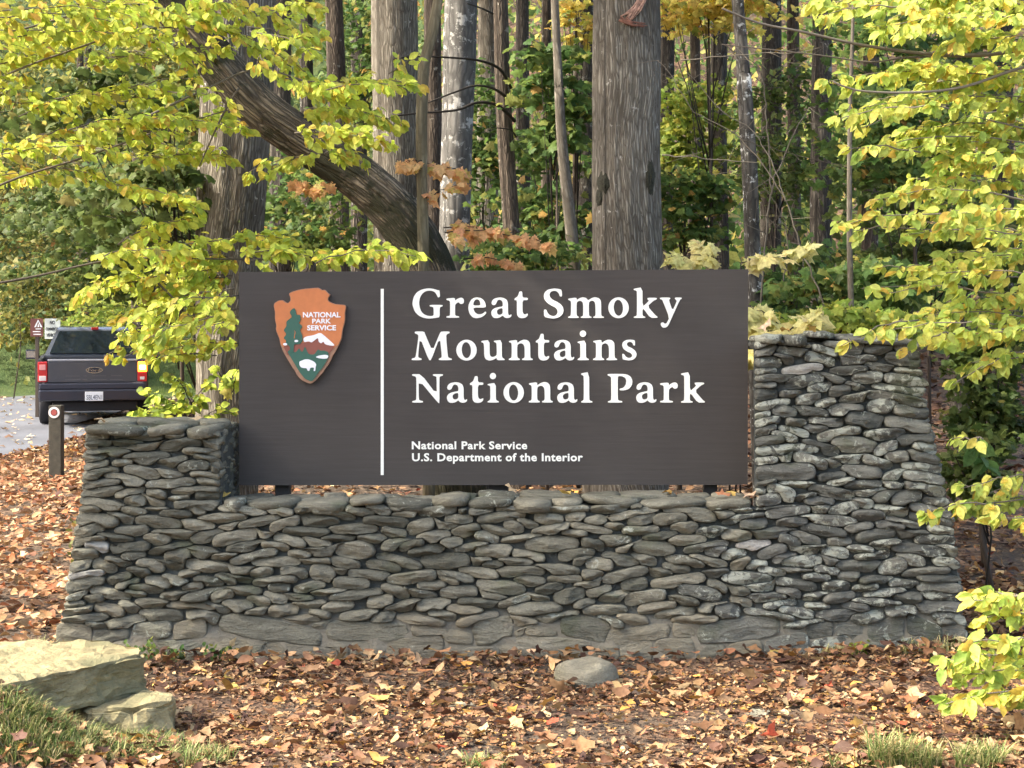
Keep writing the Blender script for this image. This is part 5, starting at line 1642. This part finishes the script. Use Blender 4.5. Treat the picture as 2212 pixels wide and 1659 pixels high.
# ------------------------------------------------------------------ foreground stones
def rock(name, label, poly, z0, z1, mat, cat='rock', inset=.9, seed=1, top_tilt=(0, 0), wob=.02):
    """block with an irregular plan; faces subdivided and roughened"""
    import bmesh
    cx = sum(p[0] for p in poly)/len(poly); cy = sum(p[1] for p in poly)/len(poly)
    t_ = []
    bm = bmesh.new()
    vb = [bm.verts.new((cx+(x-cx)*1.0, cy+(y-cy)*1.0, z0)) for x, y in poly]
    vt = [bm.verts.new((cx+(x-cx)*inset, cy+(y-cy)*inset, z1 + top_tilt[0]*(x-cx) + top_tilt[1]*(y-cy))) for x, y in poly]
    bm.faces.new(vt); bm.faces.new(vb[::-1])
    m = len(poly)
    for i in range(m): bm.faces.new((vb[i], vb[(i+1) % m], vt[(i+1) % m], vt[i]))
    bmesh.ops.bevel(bm, geom=bm.edges[:], offset=.018, segments=2, affect='EDGES')
    bmesh.ops.triangulate(bm, faces=bm.faces[:])
    for _ in range(4):
        le = [e for e in bm.edges if e.calc_length() > .05]
        if not le: break
        bmesh.ops.subdivide_edges(bm, edges=le, cuts=1)
        bmesh.ops.triangulate(bm, faces=[f for f in bm.faces if len(f.verts) > 3])
    bm.normal_update()
    for v in bm.verts:
        c = v.co
        d = noise.noise(Vector((c.x*5, c.y*5, c.z*9+seed)))*wob + noise.noise(Vector((c.x*17, c.y*17, c.z*40+seed)))*wob*.5
        v.co = c + v.normal*d
    me = bpy.data.meshes.new(name); bm.to_mesh(me); bm.free()
    for p in me.polygons: p.use_smooth = False
    o = link(name, me, None, mat)
    o.location = (0, 0, 0)
    return tag(o, label, cat)


rock('stone_slab', 'long flat sunlit sandstone slab jutting in at the lower left edge', [(-2.06, 8.66), (-1.84, 8.50), (-1.80, 8.30), (-1.97, 8.10), (-2.15, 7.90), (-2.35, 7.55), (-3.1, 7.25), (-3.3, 8.4), (-2.6, 8.62)], .17, .36, M_SLAB, 'stone', .985, 3, (-.02, .03), .036)
rock('stone_block', 'rough broken yellowish block lying under the sunlit slab', [(-1.88, 8.45), (-1.66, 8.36), (-1.60, 8.10), (-1.78, 7.98), (-2.0, 7.95), (-2.15, 8.2)], -.06, .165, M_SLAB, 'stone', .9, 9, (0, .02), .045)
bv_, bf_ = [], []
for i in range(13):
    for j in range(32):
        th, a = math.pi*.5*i/12, 2*math.pi*j/32
        r_ = math.sin(th)**.62; hh = math.cos(th)**.55
        v = Vector((math.cos(a)*.178*r_, math.sin(a)*.15*r_, hh*.165 - .045))
        v *= 1 + .16*noise.noise(Vector((v.x*7, v.y*7, v.z*7+2))) + .04*noise.noise(v*30)
        bv_.append(v)
bf_ = [(i*32+j, (i+1)*32+j, (i+1)*32+(j+1) % 32, i*32+(j+1) % 32) for i in range(12) for j in range(32)]
bo = link('boulder', pmesh('boulder', bv_, bf_, True), None, M_BOULDER)
bo.location = (.415, 9.36, 0)
tag(bo, 'smooth grey boulder half sunk in leaves in front of the wall', 'rock')
rock('flat_rock', 'small pale flat stone lying among leaves in the open middle ground', [(-.36, 8.63), (-.24, 8.58), (-.15, 8.66), (-.2, 8.74), (-.32, 8.73)], -.03, .035, M_BOULDER, 'rock', .9, 15, (0, 0), .008)
rock('flat_rock', 'low grey stone sunk in leaves to the lower right of the middle', [(1.12, 8.45), (1.28, 8.42), (1.34, 8.55), (1.2, 8.62)], -.03, .03, M_BOULDER, 'rock', .9, 25, (0, 0), .008)

# ------------------------------------------------------------------ leaf litter
def litter(n, xr_, yr_, size, lift, inset=None, pal=LITTER, flat=.42):
    x = R.uniform(*xr_, n); y = R.uniform(*yr_, n)
    return x, y


CURLED = []
for k_ in range(5):
    v_, t_ = tmpl_oval(); v_ = v_.copy(); v_[:, 2] = R.uniform(-.5, .6)*(v_[:, 0]-.5)**2*2 + R.uniform(.3, 1.6)*v_[:, 1]**2 + R.uniform(-.03, .03, len(v_)); CURLED.append((v_, t_))
SHRED = []
for k_ in range(5):
    m_ = 6; a_ = np.linspace(0, 2*np.pi, m_, endpoint=False) + R.uniform(-.4, .4, m_)
    v_ = np.zeros((m_+1, 3)); v_[0] = (.5, 0, 0); r__ = R.uniform(.18, .5, m_)
    v_[1:, 0] = .5 + r__*np.cos(a_)*1.2; v_[1:, 1] = r__*np.sin(a_)*.7; v_[1:, 2] = R.uniform(-.12, .22, m_)
    SHRED.append((v_, np.array([(0, 1+i, 1+(i+1) % m_) for i in range(m_)])))


def make_litter(name, label, specs, mat=DRY):
    PP, SS, CC, NN = [], [], [], []
    for (n, x0, x1, y0, y1, s0, s1, lift, tilt, pal) in specs:
        x = R.uniform(x0, x1, n); y = y0 + (y1-y0)*R.rand(n)
        inwall = (x > P(150, 0, 10).x) & (x < P(2080, 0, 10).x) & (y > 9.97) & (y < 10.5)
        road_ = (x < -7.35) & (x > -14.3) & (y < 44) & (lift < .5)
        thin = np.array([noise.noise(Vector((a*1.1, b*2.2, 9))) for a, b in zip(x, y)])
        keep = ~inwall & ~road_ & ((thin > -.10) | (R.rand(n) < .30))
        x, y = x[keep], y[keep]
        z = np.array([gz(a, b) for a, b in zip(x, y)]) + R.rand(len(x))*lift + .008
        PP.append(np.stack([x, y, z], 1)); SS.append(R.uniform(s0, s1, len(x))); 
        CC.append(pick_cols(pal, len(x), .35)*np.array([.86, .81, .74]))
        q = R.normal(0, tilt, (len(x), 3)); q[:, 2] = 1; NN.append(q)
    PP = np.concatenate(PP); n = len(PP)
    D = R.normal(0, 1, (n, 3))*np.array([1.3, .8, .22])
    me = leaf_cloud(name, PP, D, np.concatenate(NN), np.concatenate(SS), np.concatenate(CC), DEAD[:5] + CURLED + SHRED)
    return tag(link(name, me, None, mat), label, kind='stuff')


DARKLIT = [(4, (0.10, 0.055, 0.04)), (3, (0.17, 0.09, 0.055)), (1, (0.30, 0.18, 0.10))]
make_litter('fallen_leaves', 'thick carpet of dry tan, brown and rust fallen leaves around the wall', [
    (10000, -4.2, 4.0, 6.9, 10.05, .03, .08, .02, .5, LITTER),
    (38000, -3.6, 3.6, 6.9, 9.8, .012, .038, .022, .7, LITTER),
    (1200, -3.0, 3.0, 6.9, 9.7, .07, .11, .05, .6, LITTER),
    (15000, -8.2, -2.6, 9.6, 24, .055, .12, .05, .5, [(3, (0.42, 0.25, 0.14)), (3, (0.52, 0.34, 0.20)), (2, (0.30, 0.155, 0.085)), (1.5, (0.62, 0.46, 0.30)), (1.5, (0.46, 0.18, 0.09))]),
    (900, -3.6, 3.2, 9.72, 10.0, .05, .09, .07, .8, LITTER),
    (7000, -3.0, 4.6, 10.5, 17, .06, .11, .05, .5, LITTER),
    (12000, -5, 12, 17, 34, .10, .17, .05, .5, DARKLIT),
    (900, -2.9, -1.5, 7.2, 8.0, .03, .09, .07, .8, LITTER),
    (3500, 2.6, 4.6, 9.3, 12.5, .05, .09, .05, .6, LITTER),
    (5000, -7.5, -5.5, 24, 36, .07, .13, .04, .5, LITTER)])
tw_ = []
for _ in range(260):
    x, y = R.uniform(-3, 3), R.uniform(7.1, 9.8)
    a = R.uniform(0, 6.28); l = R.uniform(.04, .18)
    p = Vector((x, y, gz(x, y)+.03)); d = Vector((math.cos(a)*l, math.sin(a)*l, R.uniform(-.01, .02)))
    tw_.append(([p, p + d*.5 + Vector((R.uniform(-.01, .01), R.uniform(-.01, .01), .006)), p + d], .0022))
tag(link('fallen_twigs', tube_mesh('fallen_twigs', tw_, 4), None, B_TWIG), 'thin broken twigs scattered through the fallen leaves in front of the wall', kind='stuff')
# leaves on the road
x = R.uniform(-14, -7.5, 700); x = x + .8*R.rand(700)**3; y = R.uniform(22, 43, 700)
Pp = np.stack([x, y, np.array([max(gz(a, b), -.02) for a, b in zip(x, y)]) + .065], 1)
me = leaf_cloud('scattered_leaves', Pp, R.normal(0, 1, (700, 3))*np.array([1, 1, .1]), np.tile([0, 0, 1.], (700, 1)) + R.normal(0, .3, (700, 3)), R.uniform(.07, .16, 700), pick_cols([(3, (.6, .5, .34)), (2, (.5, .35, .2)), (1, (.2, .12, .08))], 700), DEAD)
tag(link('scattered_leaves', me, None, DRY), 'pale leaves scattered over the grey road', kind='stuff')

# single leaves lying on the wall
spots = [(500, 1078, 10.12), (1118, 1066, 10.2), (1440, 1066, 10.22), (1590, 1064, 10.2), (1602, 1076, 10.1), (1624, 1080, 10.1), (1545, 1075, 10.12), (860, 1070, 10.16), (1230, 1068, 10.2), (410, 905, 10.2), (1700, 722, 10.15), (1760, 722, 10.1), (1640, 735, 10.1), (235, 912, 10.15)]
zt_ = {'low': P(0, 1084, 10).z+.03, 'short': P(0, 922, 10).z+.03, 'tall': P(0, 728, 10).z+.035}
desc = ['tan leaf on the wall top beside the short pier', 'cream leaf standing on the wall top beneath the middle post', 'yellow leaf on the wall top right of the middle post', 'rust leaf on the wall top near the right post', 'pale leaf just right of the right post', 'cream leaf against the foot of the tall pier', 'brown leaf left of the right post', 'tan leaf on the wall top beneath the white divider line', 'brown leaf on the wall top between middle and right posts', 'yellow leaf on top of the short pier', 'orange leaf on top of the tall pier near its left end', 'yellow leaf on the middle of the tall pier top', 'brown leaf at the left corner of the tall pier top', 'pale leaf at the left corner of the short pier top']
dl = []
for i in range(8):
    tv, tt = DEAD[i]; c = pick_cols([(2, (.62, .46, .28)), (1, (.6, .40, .12)), (1, (.42, .19, .10))], 1)
    me = fast_mesh('fallen_leaf', tv*np.array([1, 1, 1.6]), tt, np.repeat(c, len(tv), 0)); me.materials.append(DRY); dl.append(me)
for i, ((a, b, Y), ds) in enumerate(zip(spots, desc)):
    x = P(a, b, Y).x
    z = zt_['short'] if a < 470 else (zt_['tall'] if a > 1634 else zt_['low'])
    o = bpy.data.objects.new('fallen_leaf', dl[i % 8]); COL.objects.link(o)
    o.location = (x, Y, z); o.scale = (.085,)*3; o.rotation_euler = (R.uniform(-.5, .5), R.uniform(-.6, .1), R.uniform(0, 6))
    tag(o, 'fallen ' + ds, 'leaf', 'leaves fallen on the wall')


# ------------------------------------------------------------------ grass and weeds
def blades(name, label, centres, cols, mat=GRASSM, parent=None):
    V, T, C = [], [], []
    for (cx, cy, rx, ry, n, h) in centres:
        for _ in range(n):
            a = R.uniform(0, 6.28); q = math.sqrt(R.rand())
            x, y = cx + rx*q*math.cos(a), cy + ry*q*math.sin(a)
            z = gz(x, y) - .005
            hh = h*R.uniform(.45, 1.25); th = R.uniform(0, 6.28); bend = R.uniform(.25, 1.1)*hh; w_ = R.uniform(.0018, .0042)
            dx, dy = math.cos(th), math.sin(th)
            k = len(V)
            for t in (0, .4, .75):
                ww = w_*(1-t*.6)
                px_, py_, pz_ = x+dx*bend*t*t, y+dy*bend*t*t, z+hh*(t - .35*t*t*bend/hh)
                V += [(px_-dy*ww, py_+dx*ww, pz_), (px_+dy*ww, py_-dx*ww, pz_)]
            V.append((x+dx*bend, y+dy*bend, z+hh*(1-.4*bend/hh)))
            T += [(k, k+1, k+3), (k, k+3, k+2), (k+2, k+3, k+5), (k+2, k+5, k+4), (k+4, k+5, k+6)]
            c = pick_cols(cols, 1, .25)[0]; C += [c]*7
    me = fast_mesh(name, V, T, np.array(C))
    return tag(link(name, me, None, mat), label, kind='stuff')


GR = [(3, (0.13, 0.20, 0.055)), (2, (0.22, 0.28, 0.09)), (3, (0.46, 0.44, 0.20)), (1.4, (0.48, 0.38, 0.20))]
blades('grass', 'tufts of short green and straw grass around the slab and at the bottom edge', [
    (-2.2, 7.55, .35, .22, 2600, .09), (-1.95, 7.62, .30, .2, 1500, .09), (-1.72, 7.75, .28, .2, 1200, .10), (-2.3, 7.7, .3, .2, 700, .10), (-1.5, 7.68, .25, .14, 800, .09), (-1.95, 7.9, .25, .07, 500, .10), (-1.62, 7.95, .15, .08, 200, .08),
    (-2.05, 7.86, .20, .05, 300, .14), (-1.72, 7.9, .16, .05, 240, .13),
    (1.70, 7.62, .10, .06, 420, .17), (1.84, 7.58, .08, .05, 300, .14), (2.10, 7.60, .12, .08, 360, .14), (2.25, 7.72, .25, .06, 300, .07), (1.45, 7.6, .2, .05, 120, .08), (-.12, 7.58, .10, .05, 160, .09), (2.7, 8.0, .2, .2, 150, .07),
    (-2.78, 9.85, .09, .12, 260, .16), (2.45, 9.86, .22, .06, 240, .12), (1.9, 9.9, .12, .03, 90, .09)], GR)
blades('grass', 'green mown grass verge beyond the bend of the road', [(-12, 46.5, 7, 2.2, 5200, .22), (-7.5, 46, 3, 2, 1500, .25)], [(3, (0.12, 0.19, 0.05)), (2, (0.20, 0.25, 0.07))])


def weed(label, px, Y, n, h, pal, L=.035):
    x = P(px, 0, Y).x
    t = empty('weed', (x, Y, gz(x, Y)), label, 'weed')
    st, Pp, D = [], [], []
    for i in range(n):
        b = Vector((x + R.uniform(-.06, .06), Y + R.uniform(-.03, .02), gz(x, Y)))
        e = b + Vector((R.uniform(-.09, .09), R.uniform(-.08, .02), h*R.uniform(.5, 1)))
        st.append(([b, b.lerp(e, .5) + Vector((0, 0, .01)), e], .0018))
        for j in range(7):
            p = b.lerp(e, (j+2)/8); Pp.append(tuple(p)); D.append(R.normal(0, 1, 3))
    put('stem', tube_mesh('stem', st, 4), t, B_TWIG)
    k = len(Pp)
    tag(put('foliage', leaf_cloud('foliage', Pp, D, leaf_normals(k), R.uniform(.6, 1.3, k)*L, pick_cols(pal, k), OVAL), t, LEAF), kind='stuff')


weed('small leafy weed with a white bloom at the left foot of the wall', 305, 9.88, 9, .17, GREEN)
weed('low green weed in the joint left of the wall middle foot', 470, 9.9, 6, .12, GREEN)
weed('small green plant by the foot of the wall left of the big footing stone', 380, 9.9, 7, .10, GREEN)
weed('tiny green weed with pale flowers at the foot of the tall pier', 1840, 9.88, 7, .10, LIME)
weed('straggly plant beside the road just left of the short pier', 185, 13.0, 9, .5, OLIVE, .06)
print('meshes', len(bpy.data.objects))
